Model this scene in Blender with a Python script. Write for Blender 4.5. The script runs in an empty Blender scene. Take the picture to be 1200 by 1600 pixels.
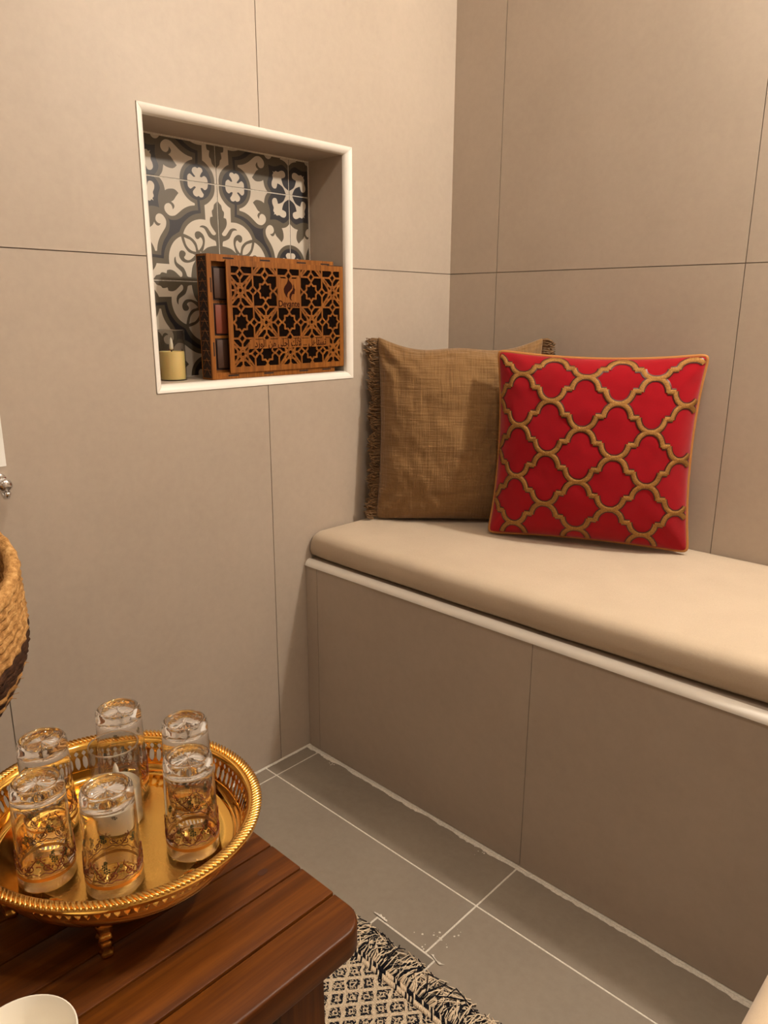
import bpy, bmesh, math, random
from mathutils import Vector, Matrix, noise
random.seed(7)
S = bpy.context.scene
COL = S.collection
PI = math.pi

# ------------------------------------------------------------------ camera, world, lights, exposure
cam = bpy.data.cameras.new('camera')
cam.sensor_fit = 'VERTICAL'; cam.sensor_height = 36.0; cam.lens = 1174.17 / 1600 * 36.0
cam.clip_start = 0.02
camo = bpy.data.objects.new('camera', cam); COL.objects.link(camo)
camo.location = (1.31231, -1.63924, 1.07343)
camo.rotation_euler = (math.radians(75.0707), math.radians(-0.2389), math.radians(43.467))
S.camera = camo

W = bpy.data.worlds.new('world'); S.world = W; W.use_nodes = True
W.node_tree.nodes['Background'].inputs[0].default_value = (1.0, 0.86, 0.70, 1)
W.node_tree.nodes['Background'].inputs[1].default_value = 0.0

S.view_settings.view_transform = 'Standard'; S.view_settings.look = 'None'
S.view_settings.gamma = 1.0; S.view_settings.use_curve_mapping = False
S.view_settings.exposure = 0.0
try:
    S.cycles.max_bounces = 16; S.cycles.transmission_bounces = 14
    S.cycles.transparent_max_bounces = 16; S.cycles.glossy_bounces = 8; S.cycles.diffuse_bounces = 6
except Exception:
    pass

CEIL = 2.42
WARM = (1.0, 0.905, 0.79)
LAMPS = [  # x, y, watts, diameter, label: both lie outside the picture
    (1.20, -1.20, 9.0, 0.13, 'round recessed downlight in the middle of the ceiling'),
    (1.20, -2.45, 3.0, 0.13, 'round recessed downlight in the ceiling near the entrance wall'),
]
SCONCE = (1.35, -0.155, 1.95, 900.0)     # globe wall lamp over the bench: x, y, z, strength

# ------------------------------------------------------------------ helpers
def srgb(r, g, b):
    f = lambda c: (c / 255 / 12.92) if c / 255 <= 0.04045 else ((c / 255 + 0.055) / 1.055) ** 2.4
    return (f(r), f(g), f(b), 1.0)

class NT:
    """small node-tree builder"""
    def __init__(self, name):
        self.m = bpy.data.materials.new(name); self.m.use_nodes = True
        self.t = self.m.node_tree; self.t.nodes.clear()
        self.out = self.n('ShaderNodeOutputMaterial')
    def n(self, typ, **kw):
        x = self.t.nodes.new(typ)
        for k, v in kw.items(): setattr(x, k, v)
        return x
    def l(self, a, b): self.t.links.new(a, b)
    def coord(self, scale=(1, 1, 1), kind='Object'):
        c = self.n('ShaderNodeTexCoord'); m = self.n('ShaderNodeMapping')
        m.inputs['Scale'].default_value = scale
        self.l(c.outputs[kind], m.inputs['Vector']); return m.outputs[0]
    def noise(self, vec, scale, detail=3, rough=0.55):
        x = self.n('ShaderNodeTexNoise'); x.inputs['Scale'].default_value = scale
        x.inputs['Detail'].default_value = detail; x.inputs['Roughness'].default_value = rough
        self.l(vec, x.inputs['Vector']); return x.outputs[0]
    def math(self, op, a, b=None, clamp=False):
        x = self.n('ShaderNodeMath', operation=op); x.use_clamp = clamp
        for i, v in enumerate((a, b)):
            if v is None: continue
            if isinstance(v, (int, float)): x.inputs[i].default_value = v
            else: self.l(v, x.inputs[i])
        return x.outputs[0]
    def ramp(self, fac, stops, interp='LINEAR'):
        x = self.n('ShaderNodeValToRGB'); x.color_ramp.interpolation = interp
        e = x.color_ramp.elements
        while len(e) < len(stops): e.new(0.5)
        for q, (p, c) in zip(e, stops): q.position = p; q.color = c
        self.l(fac, x.inputs[0]); return x.outputs[0]
    def mix(self, fac, a, b, blend='MIX'):
        x = self.n('ShaderNodeMix', data_type='RGBA', blend_type=blend)
        for i, v in ((0, fac), (6, a), (7, b)):
            if isinstance(v, (int, float)): x.inputs[i].default_value = v
            elif isinstance(v, tuple): x.inputs[i].default_value = v
            else: self.l(v, x.inputs[i])
        return x.outputs[2]
    def bump(self, h, strength=0.3, dist=0.002):
        x = self.n('ShaderNodeBump'); x.inputs['Strength'].default_value = strength
        x.inputs['Distance'].default_value = dist; self.l(h, x.inputs['Height']); return x.outputs[0]
    def bsdf(self, color, rough=0.5, metal=0.0, spec=0.5, normal=None, **kw):
        b = self.n('ShaderNodeBsdfPrincipled')
        for k, v in (('Base Color', color), ('Roughness', rough), ('Metallic', metal), ('Specular IOR Level', spec)):
            if isinstance(v, (int, float, tuple)): b.inputs[k].default_value = v
            else: self.l(v, b.inputs[k])
        for k, v in kw.items(): b.inputs[k.replace('_', ' ')].default_value = v
        if normal is not None: self.l(normal, b.inputs['Normal'])
        self.l(b.outputs[0], self.out.inputs[0]); return b

def plain(name, rgb, rough=0.5, metal=0.0, spec=0.5, **kw):
    t = NT(name); t.bsdf(rgb, rough, metal, spec, **kw); return t.m

def mesh(name, V, F, mats, parent=None, smooth=False, mi=None, kind=None, loc=None):
    me = bpy.data.meshes.new(name); me.from_pydata([tuple(v) for v in V], [], F)
    if not isinstance(mats, (list, tuple)): mats = [mats]
    for m in mats: me.materials.append(m)
    if mi: me.polygons.foreach_set('material_index', mi)
    if smooth: me.polygons.foreach_set('use_smooth', [True] * len(me.polygons))
    me.update()
    o = bpy.data.objects.new(name, me); COL.objects.link(o)
    if parent: o.parent = parent
    if loc: o.location = loc
    if kind: o['kind'] = kind
    return o

def link_mesh(name, me, parent=None, loc=(0, 0, 0)):
    o = bpy.data.objects.new(name, me); COL.objects.link(o)
    if parent: o.parent = parent
    o.location = loc; return o

def tag(o, label, cat, group=None):
    o['label'] = label; o['category'] = cat
    if group: o['group'] = group
    return o

def empty(name, loc=(0, 0, 0), rz=0.0):
    o = bpy.data.objects.new(name, None); COL.objects.link(o)
    o.empty_display_size = 0.05; o.location = loc; o.rotation_euler = (0, 0, rz); return o

def copy_tree(o, parent=None):
    c = o.copy(); COL.objects.link(c); c.parent = parent
    for ch in list(o.children): copy_tree(ch, c)
    return c

class G:
    """geometry collector"""
    def __init__(s): s.V = []; s.F = []; s.M = []
    def add(s, V, F, m=0):
        o = len(s.V); s.V += [Vector(v) for v in V]
        s.F += [tuple(i + o for i in f) for f in F]; s.M += [m] * len(F)
    def box(s, x0, x1, y0, y1, z0, z1, m=0):
        s.add([(x0, y0, z0), (x1, y0, z0), (x1, y1, z0), (x0, y1, z0), (x0, y0, z1), (x1, y0, z1), (x1, y1, z1), (x0, y1, z1)],
              [(0, 3, 2, 1), (4, 5, 6, 7), (0, 1, 5, 4), (1, 2, 6, 5), (2, 3, 7, 6), (3, 0, 4, 7)], m)
    def tube(s, pts, r, n=6, closed=False, cap=True, m=0):
        P = [Vector(p) for p in pts]; k = len(P)
        R = r if isinstance(r, (list, tuple)) else [r] * k
        V = []; up = None
        for i in range(k):
            a = P[(i - 1) % k] if (closed or i > 0) else P[i]
            b = P[(i + 1) % k] if (closed or i < k - 1) else P[i]
            d = (b - a)
            d = d.normalized() if d.length > 1e-9 else Vector((0, 0, 1))
            if up is None:
                up = Vector((0, 0, 1)) if abs(d.z) < 0.9 else Vector((1, 0, 0))
            u = (up - d * up.dot(d))
            u = u.normalized() if u.length > 1e-6 else d.orthogonal().normalized()
            w = d.cross(u); up = u
            for j in range(n):
                t = 2 * PI * j / n
                V.append(P[i] + (u * math.cos(t) + w * math.sin(t)) * R[i])
        F = []
        for i in range(k if closed else k - 1):
            for j in range(n):
                a = i * n + j; b = i * n + (j + 1) % n
                c = ((i + 1) % k) * n + (j + 1) % n; d = ((i + 1) % k) * n + j
                F.append((a, b, c, d))
        if cap and not closed:
            F.append(tuple(range(n - 1, -1, -1))); F.append(tuple(range((k - 1) * n, k * n)))
        s.add(V, F, m)
    def lathe(s, prof, n=48, sx=1.0, sy=1.0, c=(0, 0, 0), m=0, zmod=None, closed=False):
        V = []; k = len(prof)
        for i, (r, z) in enumerate(prof):
            for j in range(n):
                t = 2 * PI * j / n
                zz = z + (zmod(i, t) if zmod else 0)
                V.append((c[0] + r * sx * math.cos(t), c[1] + r * sy * math.sin(t), c[2] + zz))
        F = []
        for i in range(k if closed else k - 1):
            i2 = (i + 1) % k
            for j in range(n):
                F.append((i * n + j, i * n + (j + 1) % n, i2 * n + (j + 1) % n, i2 * n + j))
        s.add(V, F, m)
    def prism(s, poly, fn, d0, d1, m=0, sides=True):
        """poly in 2D, fn(a,b,depth)->3D ; front at d1"""
        k = len(poly)
        V = [fn(a, b, d1) for a, b in poly] + [fn(a, b, d0) for a, b in poly]
        F = [tuple(range(k))]
        if sides:
            F += [(i, i + k, (i + 1) % k + k, (i + 1) % k) for i in range(k)]
        s.add(V, F, m)
    def build(s, name, mats, parent=None, smooth=False, kind=None, loc=None):
        o = mesh(name, s.V, s.F, mats, parent, smooth, s.M, kind, loc)
        return o

def fix_normals(o):
    bm = bmesh.new(); bm.from_mesh(o.data); bmesh.ops.recalc_face_normals(bm, faces=bm.faces); bm.to_mesh(o.data); bm.free(); return o

def rbox(name, x0, x1, y0, y1, z0, z1, r, mat, parent=None, seg=2, smooth=True, loc=None):
    bm = bmesh.new(); bmesh.ops.create_cube(bm, size=1)
    for v in bm.verts:
        v.co = ((x0 + x1) / 2 + v.co.x * (x1 - x0), (y0 + y1) / 2 + v.co.y * (y1 - y0), (z0 + z1) / 2 + v.co.z * (z1 - z0))
    if r > 0:
        bmesh.ops.bevel(bm, geom=list(bm.edges), offset=r, segments=seg, profile=0.5, affect='EDGES', clamp_overlap=True)
    me = bpy.data.meshes.new(name); bm.to_mesh(me); bm.free(); me.materials.append(mat)
    if smooth: me.polygons.foreach_set('use_smooth', [True] * len(me.polygons))
    o = bpy.data.objects.new(name, me); COL.objects.link(o)
    if parent: o.parent = parent
    if loc: o.location = loc
    if smooth: soft(o)
    return o

def soft(o, ang=35):
    """sharp edges above an angle"""
    me = o.data; bm = bmesh.new(); bm.from_mesh(me)
    lim = math.radians(ang)
    for e in bm.edges:
        if len(e.link_faces) == 2 and e.calc_face_angle(0) > lim: e.smooth = False
    bm.to_mesh(me); bm.free(); return o

# ------------------------------------------------------------------ materials
def porcelain(name, c1, c2, rough=0.48, spec=0.35):
    t = NT(name); v = t.coord()
    a = t.noise(v, 3.0, 5, 0.6); b = t.noise(v, 60, 4, 0.65)
    f = t.math('ADD', t.math('MULTIPLY', a, 0.65), t.math('MULTIPLY', b, 0.35))
    col = t.ramp(f, [(0.32, c1), (0.68, c2)])
    sm = t.noise(t.coord((1, 1, 1)), 9.0, 6, 0.75)
    st = t.ramp(sm, [(0.0, (1, 1, 1, 1)), (0.70, (1, 1, 1, 1)), (0.80, (0.86, 0.83, 0.80, 1))])
    col = t.mix(1.0, col, st, 'MULTIPLY')
    t.bsdf(col, rough, 0, spec, t.bump(b, 0.06, 0.001)); return t.m
M_WALL = porcelain('beige_porcelain', srgb(170, 156, 141), srgb(182, 168, 152))
M_BENCH = M_WALL
M_NICHE = M_WALL
M_FLOOR = porcelain('grey_floor_porcelain', srgb(128, 117, 104), srgb(146, 135, 121), 0.5)
M_FLOOR2 = porcelain('drain_porcelain', srgb(112, 103, 91), srgb(126, 117, 105), 0.5)
M_JOINT = plain('grey_joint', srgb(132, 120, 110), 0.9)
M_GROUT = NT('white_grout'); _v = M_GROUT.coord(); _n = M_GROUT.noise(_v, 300, 4, 0.7)
M_GROUT.bsdf(M_GROUT.ramp(_n, [(0.3, srgb(196, 188, 174)), (0.7, srgb(232, 226, 214))]), 0.9, 0, 0.2, M_GROUT.bump(_n, 0.4, 0.002)); M_GROUT = M_GROUT.m
M_DIM = M_WALL
M_PLASTER = plain('ceiling_paint', srgb(236, 229, 217), 0.9)
M_TRIM = plain('white_plastic_trim', srgb(236, 230, 220), 0.35)
M_TRIM2 = M_TRIM
M_CREAM = plain('tile_cream', srgb(200, 190, 174), 0.4)
M_GREY = plain('tile_olive_grey', srgb(92, 84, 70), 0.4)
M_BLACK = plain('tile_charcoal', srgb(44, 42, 46), 0.4)

def fabric(name, c1, c2, sc=900, strength=0.25, rough=0.9, kind='Object'):
    t = NT(name); v = t.coord(kind=kind)
    w1 = t.noise(t.coord((1, 6, 6), kind), sc * 0.35, 3, 0.7); w2 = t.noise(t.coord((6, 1, 6), kind), sc * 0.35, 3, 0.7)
    f = t.math('MULTIPLY', t.math('ADD', w1, w2), 0.5)
    big = t.noise(v, 12, 3, 0.5)
    f2 = t.math('ADD', t.math('MULTIPLY', f, 0.8), t.math('MULTIPLY', big, 0.2))
    t.bsdf(t.ramp(f2, [(0.36, c1), (0.64, c2)]), rough, 0, 0.15, t.bump(f, strength, 0.001), Sheen_Weight=0.15); return t.m
M_SEAT = fabric('beige_seat_fabric', srgb(180, 162, 140), srgb(200, 183, 160))
M_POUF = fabric('cream_stool_fabric', srgb(212, 190, 160), srgb(228, 208, 180))
M_RED = fabric('red_cotton', srgb(136, 0, 13), srgb(152, 1, 20), 700, 0.2)

def muslin():
    t = NT('brown_muslin'); k = 'UV'
    a = t.noise(t.coord((95, 7, 1), k), 1.0, 2, 0.5); b = t.noise(t.coord((6, 80, 1), k), 1.0, 2, 0.5)
    h = t.math('ADD', a, b)
    fine = t.noise(t.coord((260, 260, 1), k), 1.0, 2, 0.6)
    col = t.ramp(t.math('MULTIPLY', h, 0.5), [(0.3, srgb(120, 90, 56)), (0.70, srgb(135, 103, 66))])
    hh = t.math('ADD', h, t.math('MULTIPLY', fine, 0.25))
    t.bsdf(col, 0.92, 0, 0.1, t.bump(hh, 0.6, 0.0045), Sheen_Weight=0.2); return t.m
M_MUSLIN = muslin()
M_FRINGE = plain('brown_yarn', srgb(122, 94, 66), 0.9, spec=0.1)

def gold_braid():
    t = NT('gold_braid'); n = t.noise(t.coord((1, 1, 1)), 900, 2, 0.7)
    col = t.ramp(n, [(0.3, srgb(104, 66, 24)), (0.55, srgb(156, 108, 48)), (0.75, srgb(220, 174, 100))])
    t.bsdf(col, 0.42, 0.55, 0.5, t.bump(n, 0.8, 0.0015)); return t.m
M_BRAID = gold_braid()
M_BEADS = plain('dark_bead_outline', srgb(66, 22, 14), 0.35, 0.2)
M_PIPE = plain('ochre_piping', srgb(166, 108, 48), 0.7)

def wood(name, c1, c2, c3, axis='Y', rough=0.38, sc=1.0, coat=0.0, kind='Object'):
    t = NT(name)
    s = {'X': (1.2, 30, 30), 'Y': (30, 1.2, 30), 'Z': (30, 30, 1.2)}[axis]
    s = tuple(q * sc for q in s)
    v = t.coord(s, kind); a = t.noise(v, 1.0, 5, 0.65)
    v2 = t.coord(tuple(q * 4 for q in s), kind); b = t.noise(v2, 1.0, 3, 0.6)
    f = t.math('ADD', t.math('MULTIPLY', a, 0.7), t.math('MULTIPLY', b, 0.3))
    col = t.ramp(f, [(0.28, c1), (0.5, c2), (0.72, c3)])
    t.bsdf(col, rough, 0, 0.28, t.bump(b, 0.12, 0.001), Coat_Weight=coat); return t.m
M_TABLE = wood('acacia_table', srgb(46, 20, 3), srgb(84, 42, 6), srgb(116, 64, 12), 'Y', 0.42)
M_TABLEX = wood('acacia_leg', srgb(46, 20, 3), srgb(84, 42, 6), srgb(116, 64, 12), 'Z', 0.4)
M_KNOT = plain('wood_knot', srgb(66, 32, 14), 0.5)
M_BOX = wood('laser_cut_wood', srgb(84, 44, 10), srgb(130, 76, 22), srgb(158, 101, 36), 'Z', 0.55, 4)
M_BOXIN = wood('box_inside_wood', srgb(84, 44, 10), srgb(130, 76, 22), srgb(158, 101, 36), 'Y', 0.55, 4)
M_BURN = plain('burnt_edge', srgb(34, 16, 8), 0.8)
M_DARK = plain('box_dark_lining', srgb(18, 9, 5), 0.95, spec=0.05)
M_CHOC = plain('dark_brown_bar', srgb(62, 34, 16), 0.6)
M_CHOC2 = plain('red_brown_bar', srgb(112, 46, 18), 0.6)
M_ENGR = plain('engraved_brown', srgb(44, 15, 6), 0.8, spec=0.1)

def gold(name, c, rough, bsc=0, bst=0.0):
    t = NT(name)
    if bsc:
        n = t.noise(t.coord(), bsc, 4, 0.7); t.bsdf(c, rough, 1.0, 0.5, t.bump(n, bst, 0.002))
    else: t.bsdf(c, rough, 1.0, 0.5)
    return t.m
GOLDC = (0.95, 0.56, 0.13, 1)
M_GOLD = gold('polished_gold', GOLDC, 0.10)
M_GOLDR = gold('rope_gold', (1.0, 0.62, 0.18, 1), 0.22)
def engraved():
    t = NT('engraved_gold'); v = t.coord()
    a = t.noise(v, 160, 4, 0.7)
    w = t.n('ShaderNodeTexVoronoi', feature='DISTANCE_TO_EDGE'); w.inputs['Scale'].default_value = 90; t.l(v, w.inputs['Vector'])
    e = t.math('LESS_THAN', w.outputs[0], 0.09)
    h = t.math('ADD', a, t.math('MULTIPLY', e, 0.5))
    t.bsdf((0.95, 0.57, 0.14, 1), 0.24, 1.0, 0.5, t.bump(h, 0.5, 0.0012)); return t.m
M_GOLDE = engraved()

def glassm():
    t = NT('clear_glass'); t.bsdf((1, 1, 1, 1), 0.0, 0, 0.5, Transmission_Weight=1.0, IOR=1.46); return t.m
M_GLASS = glassm()
def thin_glass():
    t = NT('thin_clear_glass'); tr = t.n('ShaderNodeBsdfTransparent'); tr.inputs[0].default_value = (0.90, 0.895, 0.885, 1)
    gl = t.n('ShaderNodeBsdfGlossy'); gl.inputs['Roughness'].default_value = 0.03
    lw = t.n('ShaderNodeLayerWeight'); lw.inputs['Blend'].default_value = 0.5; fc = t.math('ADD', t.math('MULTIPLY', t.math('POWER', lw.outputs['Facing'], 2.6), 0.60), 0.03)
    mx = t.n('ShaderNodeMixShader'); t.l(fc, mx.inputs[0]); t.l(tr.outputs[0], mx.inputs[1]); t.l(gl.outputs[0], mx.inputs[2])
    t.l(mx.outputs[0], t.out.inputs[0]); return t.m
M_THIN = thin_glass()
M_SCROLL = plain('russet_scroll_print', srgb(112, 42, 8), 0.4)
M_BAND = plain('gilt_band_print', srgb(188, 124, 46), 0.4, 0.3)
M_FLOWER = plain('green_flower_print', srgb(16, 44, 30), 0.4)
def wax():
    t = NT('ivory_wax'); t.bsdf(srgb(240, 214, 142), 0.55, 0, 0.4, Subsurface_Weight=0.3, Subsurface_Scale=0.01)
    return t.m
M_WAX = wax()
M_WAX2 = plain('pale_wax', srgb(240, 230, 208), 0.5)
M_FLAME = plain('flame_tip_plastic', srgb(240, 232, 214), 0.4)
M_WICK = plain('wick_black', srgb(20, 16, 14), 0.8)
M_CERAMIC = plain('white_ceramic', srgb(240, 234, 220), 0.25)
M_CHROME = plain('chrome', (0.75, 0.75, 0.76, 1), 0.06, 1.0)
M_STEEL = plain('dark_steel', srgb(80, 76, 72), 0.35, 0.9)
M_PAPER = plain('white_paper', srgb(240, 238, 232), 0.8)
def straw(name, c1, c2, c3):
    t = NT(name); n = t.noise(t.coord((1, 1, 1)), 130, 3, 0.7); n2 = t.noise(t.coord((1, 1, 5)), 60, 4, 0.7)
    f = t.math('MULTIPLY', t.math('ADD', n, n2), 0.5)
    t.bsdf(t.ramp(f, [(0.35, c1), (0.5, c2), (0.65, c3)]), 0.75, 0, 0.25, t.bump(n2, 0.6, 0.003)); return t.m
M_STRAW = straw('natural_straw', srgb(128, 88, 44), srgb(186, 138, 80), srgb(218, 176, 116))
M_STRAWD = straw('dark_brown_straw', srgb(34, 20, 12), srgb(66, 40, 24), srgb(98, 66, 42))

def rug_mat():
    t = NT('black_cream_weave')
    c = t.n('ShaderNodeTexCoord'); sp = t.n('ShaderNodeSeparateXYZ'); t.l(c.outputs['Object'], sp.inputs[0])
    wob = t.noise(t.coord((1, 1, 1)), 70, 2, 0.5)
    wv = t.math('MULTIPLY', t.math('SUBTRACT', wob, 0.5), 0.30)
    px = t.math('ADD', t.math('MULTIPLY', sp.outputs[0], 1 / 0.032), wv)
    py = t.math('ADD', t.math('MULTIPLY', sp.outputs[1], 1 / 0.038), wv)
    def dia(ox):
        fx = t.math('ABSOLUTE', t.math('SUBTRACT', t.math('FRACT', t.math('ADD', px, ox)), 0.5))
        fy = t.math('ABSOLUTE', t.math('SUBTRACT', t.math('FRACT', t.math('ADD', py, ox)), 0.5))
        return t.math('ADD', fx, fy)
    d = t.math('MINIMUM', dia(0.0), dia(0.5))        # 0 centre .. 0.5 at border
    ring = t.math('LESS_THAN', t.math('ABSOLUTE', t.math('SUBTRACT', d, 0.28)), 0.10)
    dot = t.math('LESS_THAN', d, 0.10)
    edge = t.math('GREATER_THAN', d, 2.0)
    blk = t.math('MAXIMUM', t.math('MAXIMUM', ring, dot), edge)
    streak = t.noise(t.coord((170, 330, 1)), 1.0, 2, 0.55)
    gate = t.math('GREATER_THAN', streak, 0.45)
    f = t.math('MULTIPLY', blk, gate)
    w = t.n('ShaderNodeTexWave', wave_type='BANDS', bands_direction='X'); w.inputs['Scale'].default_value = 110
    w.inputs['Distortion'].default_value = 2.5; t.l(c.outputs['Object'], w.inputs[0])
    cr = t.ramp(streak, [(0.3, srgb(196, 174, 146)), (0.7, srgb(232, 214, 188))])
    col = t.mix(f, cr, srgb(30, 30, 36))
    h = t.math('ADD', t.math('MULTIPLY', w.outputs[1], 0.5), streak)
    t.bsdf(col, 0.95, 0, 0.1, t.bump(h, 0.7, 0.003)); return t.m
M_RUG = rug_mat()
M_YARNC = plain('cream_yarn', srgb(226, 206, 178), 0.95, spec=0.1)
M_YARNB = plain('black_yarn', srgb(28, 28, 34), 0.95, spec=0.1)
M_LENS = NT('lamp_lens'); _e = M_LENS.n('ShaderNodeEmission'); _e.inputs[0].default_value = WARM + (1,); _e.inputs[1].default_value = 6.0
M_LENS.l(_e.outputs[0], M_LENS.out.inputs[0]); M_LENS = M_LENS.m

# ------------------------------------------------------------------ the room
XR, YF = 2.45, -3.00           # right wall, wall behind the camera
D = 0.5251                      # bench depth
NY0, NY1, NZ0, NZ1 = -0.8862, -0.3630, 0.9196, 1.4268   # outer edge of the niche trim
TR = 0.016                      # trim radius
ny0, ny1, nz0, nz1 = NY0 + TR, NY1 - TR, NZ0 + TR, NZ1 - TR
ND = 0.13                       # niche depth

def struct(o): o['kind'] = 'structure'; return o
FX = lambda a, b, d: (d, a, b)              # plane x = d, (y, z)
FYb = lambda a, b, d: (a, -d, b)            # plane y = -d, (x, z)
FZ = lambda a, b, d: (a, b, d)

# floor slab with its tiles
g = G(); g.box(-0.3, XR + 0.1, YF - 0.1, 0.1, -0.10, -0.0006)
floor = struct(g.build('floor', M_GROUT))
dx0, dx1, dy1 = 0.5223, 0.6592, -0.8164; dy0 = dy1 - 0.137
xj = [0.0, 0.0445, 0.6368, 1.2388, 1.8408, XR]; yj = [-D, -0.669, -1.271, -1.873, -2.475, YF]
gp = 0.0019
for i in range(len(xj) - 1):
    for j in range(len(yj) - 1):
        a0, a1 = xj[i] + gp, xj[i + 1] - gp; b1, b0 = yj[j] - gp, yj[j + 1] + gp
        if j == 0: b1 -= 0.004
        if i == 0: a0 += 0.004
        poly = [(a0, b0), (a1, b0), (a1, b1), (a0, b1)]
        if j == 1 and i == 1:
            poly = [(a0, b0), (a1, b0), (a1, dy0 - gp), (dx0 - gp, dy0 - gp), (dx0 - gp, dy1 + gp), (a1, dy1 + gp), (a1, b1), (a0, b1)]
        if j == 1 and i == 2:
            poly = [(a0, b0), (a1, b0), (a1, b1), (a0, b1), (a0, dy1 + gp), (dx1 + gp, dy1 + gp), (dx1 + gp, dy0 - gp), (a0, dy0 - gp)]
        q = G(); q.prism(poly, FZ, -0.003, 0.0); fix_normals(q.build('floor_tile', M_FLOOR, floor))
q = G(); q.prism([(dx0 + gp, dy0 + gp), (dx1 - gp, dy0 + gp), (dx1 - gp, dy1 - gp), (dx0 + gp, dy1 - gp)], FZ, -0.003, -0.0005)
fix_normals(q.build('drain_cover', M_FLOOR2, floor))
# ragged white grout along the foot of bench and wall, dabs by the drain
def smear(name, p0, p1, side, wmin, wmax, seed, step=0.006):
    rnd = random.Random(seed); p0 = Vector(p0); p1 = Vector(p1); s = Vector(side); L = (p1 - p0).length; n = int(L / step)
    V = []; F = []
    for i in range(n + 1):
        p = p0.lerp(p1, i / n); k = noise.noise(Vector((i * 0.11 + seed, seed, 0))) * 0.5 + 0.5
        w = wmin + (wmax - wmin) * max(0, k * 1.5 - 0.45) * rnd.uniform(0.5, 1.2)
        V += [p, p + s * (w * 0.6), p + s * w]
        V[-3] = V[-3] + Vector((0, 0, 0.0022)); V[-2] = V[-2] + Vector((0, 0, 0.0010)); V[-1] = V[-1] + Vector((0, 0, 0.0002))
        if i: 
            a = (i - 1) * 3
            F += [(a, a + 3, a + 4, a + 1), (a + 1, a + 4, a + 5, a + 2)]
    return mesh(name, V, F, M_GROUT, floor)
smear('grout_smear', (0.0, -D - 0.0085, 0), (XR, -D - 0.0085, 0), (0, -1, 0), 0.0022, 0.014, 3)
smear('grout_smear', (0.0008, -D, 0), (0.0008, -1.3, 0), (1, 0, 0), 0.004, 0.010, 5)
smear('grout_smear', (dx0 + 0.02, dy1 + 0.0016, 0), (dx0 - 0.012, dy1 + 0.002, 0), (0, 1, 0), 0.002, 0.010, 8, 0.003)
smear('grout_smear', (dx1 - 0.012, dy1 + 0.003, 0), (dx1 + 0.012, dy1 - 0.004, 0), (0.6, 0.8, 0), 0.003, 0.014, 9, 0.002)
rn = random.Random(4)
q = G()
for k in range(40):
    c = random.Random(k).choice([(0.62, -0.80), (0.635, -0.775), (0.645, -0.74), (0.10, -0.552), (0.55, -0.54)])
    x = c[0] + rn.gauss(0, 0.012); y = c[1] + rn.gauss(0, 0.008); r = rn.uniform(0.0006, 0.0022)
    q.add([(x + r * math.cos(t) * rn.uniform(.6, 1.3), y + r * math.sin(t), 0.0004) for t in (0, 1.2, 2.5, 3.8, 5)], [(0, 1, 2, 3, 4)])
q.build('grout_specks', M_GROUT, floor, kind='stuff')

# left wall with the niche
g = G(); x0, x1 = -0.32, -0.003
g.box(x0, x1, YF - 0.1, NY0, -0.1, CEIL + 0.1); g.box(x0, x1, NY1, 0.1, -0.1, CEIL + 0.1)
g.box(x0, x1, NY0, NY1, -0.1, NZ0); g.box(x0, x1, NY0, NY1, NZ1, CEIL + 0.1); g.box(x0, -ND - 0.008, NY0, NY1, NZ0, NZ1)
wl = struct(g.build('wall_left', M_JOINT))
jy = [0.0, -0.6185, -1.2200, -1.8220, -2.4240, YF]; jz = [0.0, 1.17, 2.372, CEIL]
wg = 0.0009
def rect_minus(a0, a1, b0, b1, na0, na1, nb0, nb1):
    """rectangle minus a niche that bites one of its corners"""
    if na1 <= a0 or na0 >= a1 or nb1 <= b0 or nb0 >= b1: return [(a0, b0), (a1, b0), (a1, b1), (a0, b1)]
    left = na0 > a0; low = nb0 > b0      # what remains on the left / below
    A = na0 if left else na1; B = nb0 if low else nb1
    if left and low: return [(a0, b0), (a1, b0), (a1, B), (A, B), (A, b1), (a0, b1)]
    if left and not low: return [(a0, b0), (A, b0), (A, B), (a1, B), (a1, b1), (a0, b1)]
    if not left and low: return [(a0, b0), (a1, b0), (a1, b1), (A, b1), (A, B), (a0, B)]
    return [(A, b0), (a1, b0), (a1, b1), (a0, b1), (a0, B), (A, B)]
for i in range(len(jy) - 1):
    for j in range(3):
        a0, a1 = jy[i + 1] + wg, jy[i] - wg; b0, b1 = jz[j] + wg, jz[j + 1] - wg
        if i == 0: a1 = 0.0
        poly = rect_minus(a0, a1, b0, b1, NY0 - 0.0006, NY1 + 0.0006, NZ0 - 0.0006, NZ1 + 0.0006)
        q = G(); q.prism(poly, FX, -0.003, 0.0); fix_normals(q.build('wall_tile', M_WALL, wl))
# niche lining
for (bx) in ((-ND - 0.004, -0.0137, ny0, ny1, nz1, NZ1), (-ND - 0.004, -0.0137, ny0, ny1, NZ0, nz0),
             (-ND - 0.004, -0.0137, NY0, ny0, NZ0, NZ1), (-ND - 0.004, -0.0137, ny1, NY1, NZ0, NZ1)):
    q = G(); q.box(*bx); q.build('niche_panel', M_NICHE, wl)
# pale grout bead where the lining meets the patterned tiles
q = G()
for (bx) in ((-ND, -ND + 0.0035, ny0, ny1, nz1 - 0.003, nz1), (-ND, -ND + 0.003, ny0, ny1, nz0, nz0 + 0.002), (-ND, -ND + 0.003, ny1 - 0.002, ny1, nz0, nz1)): q.box(*bx)
q.build('niche_grout', M_GROUT, wl)

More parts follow.
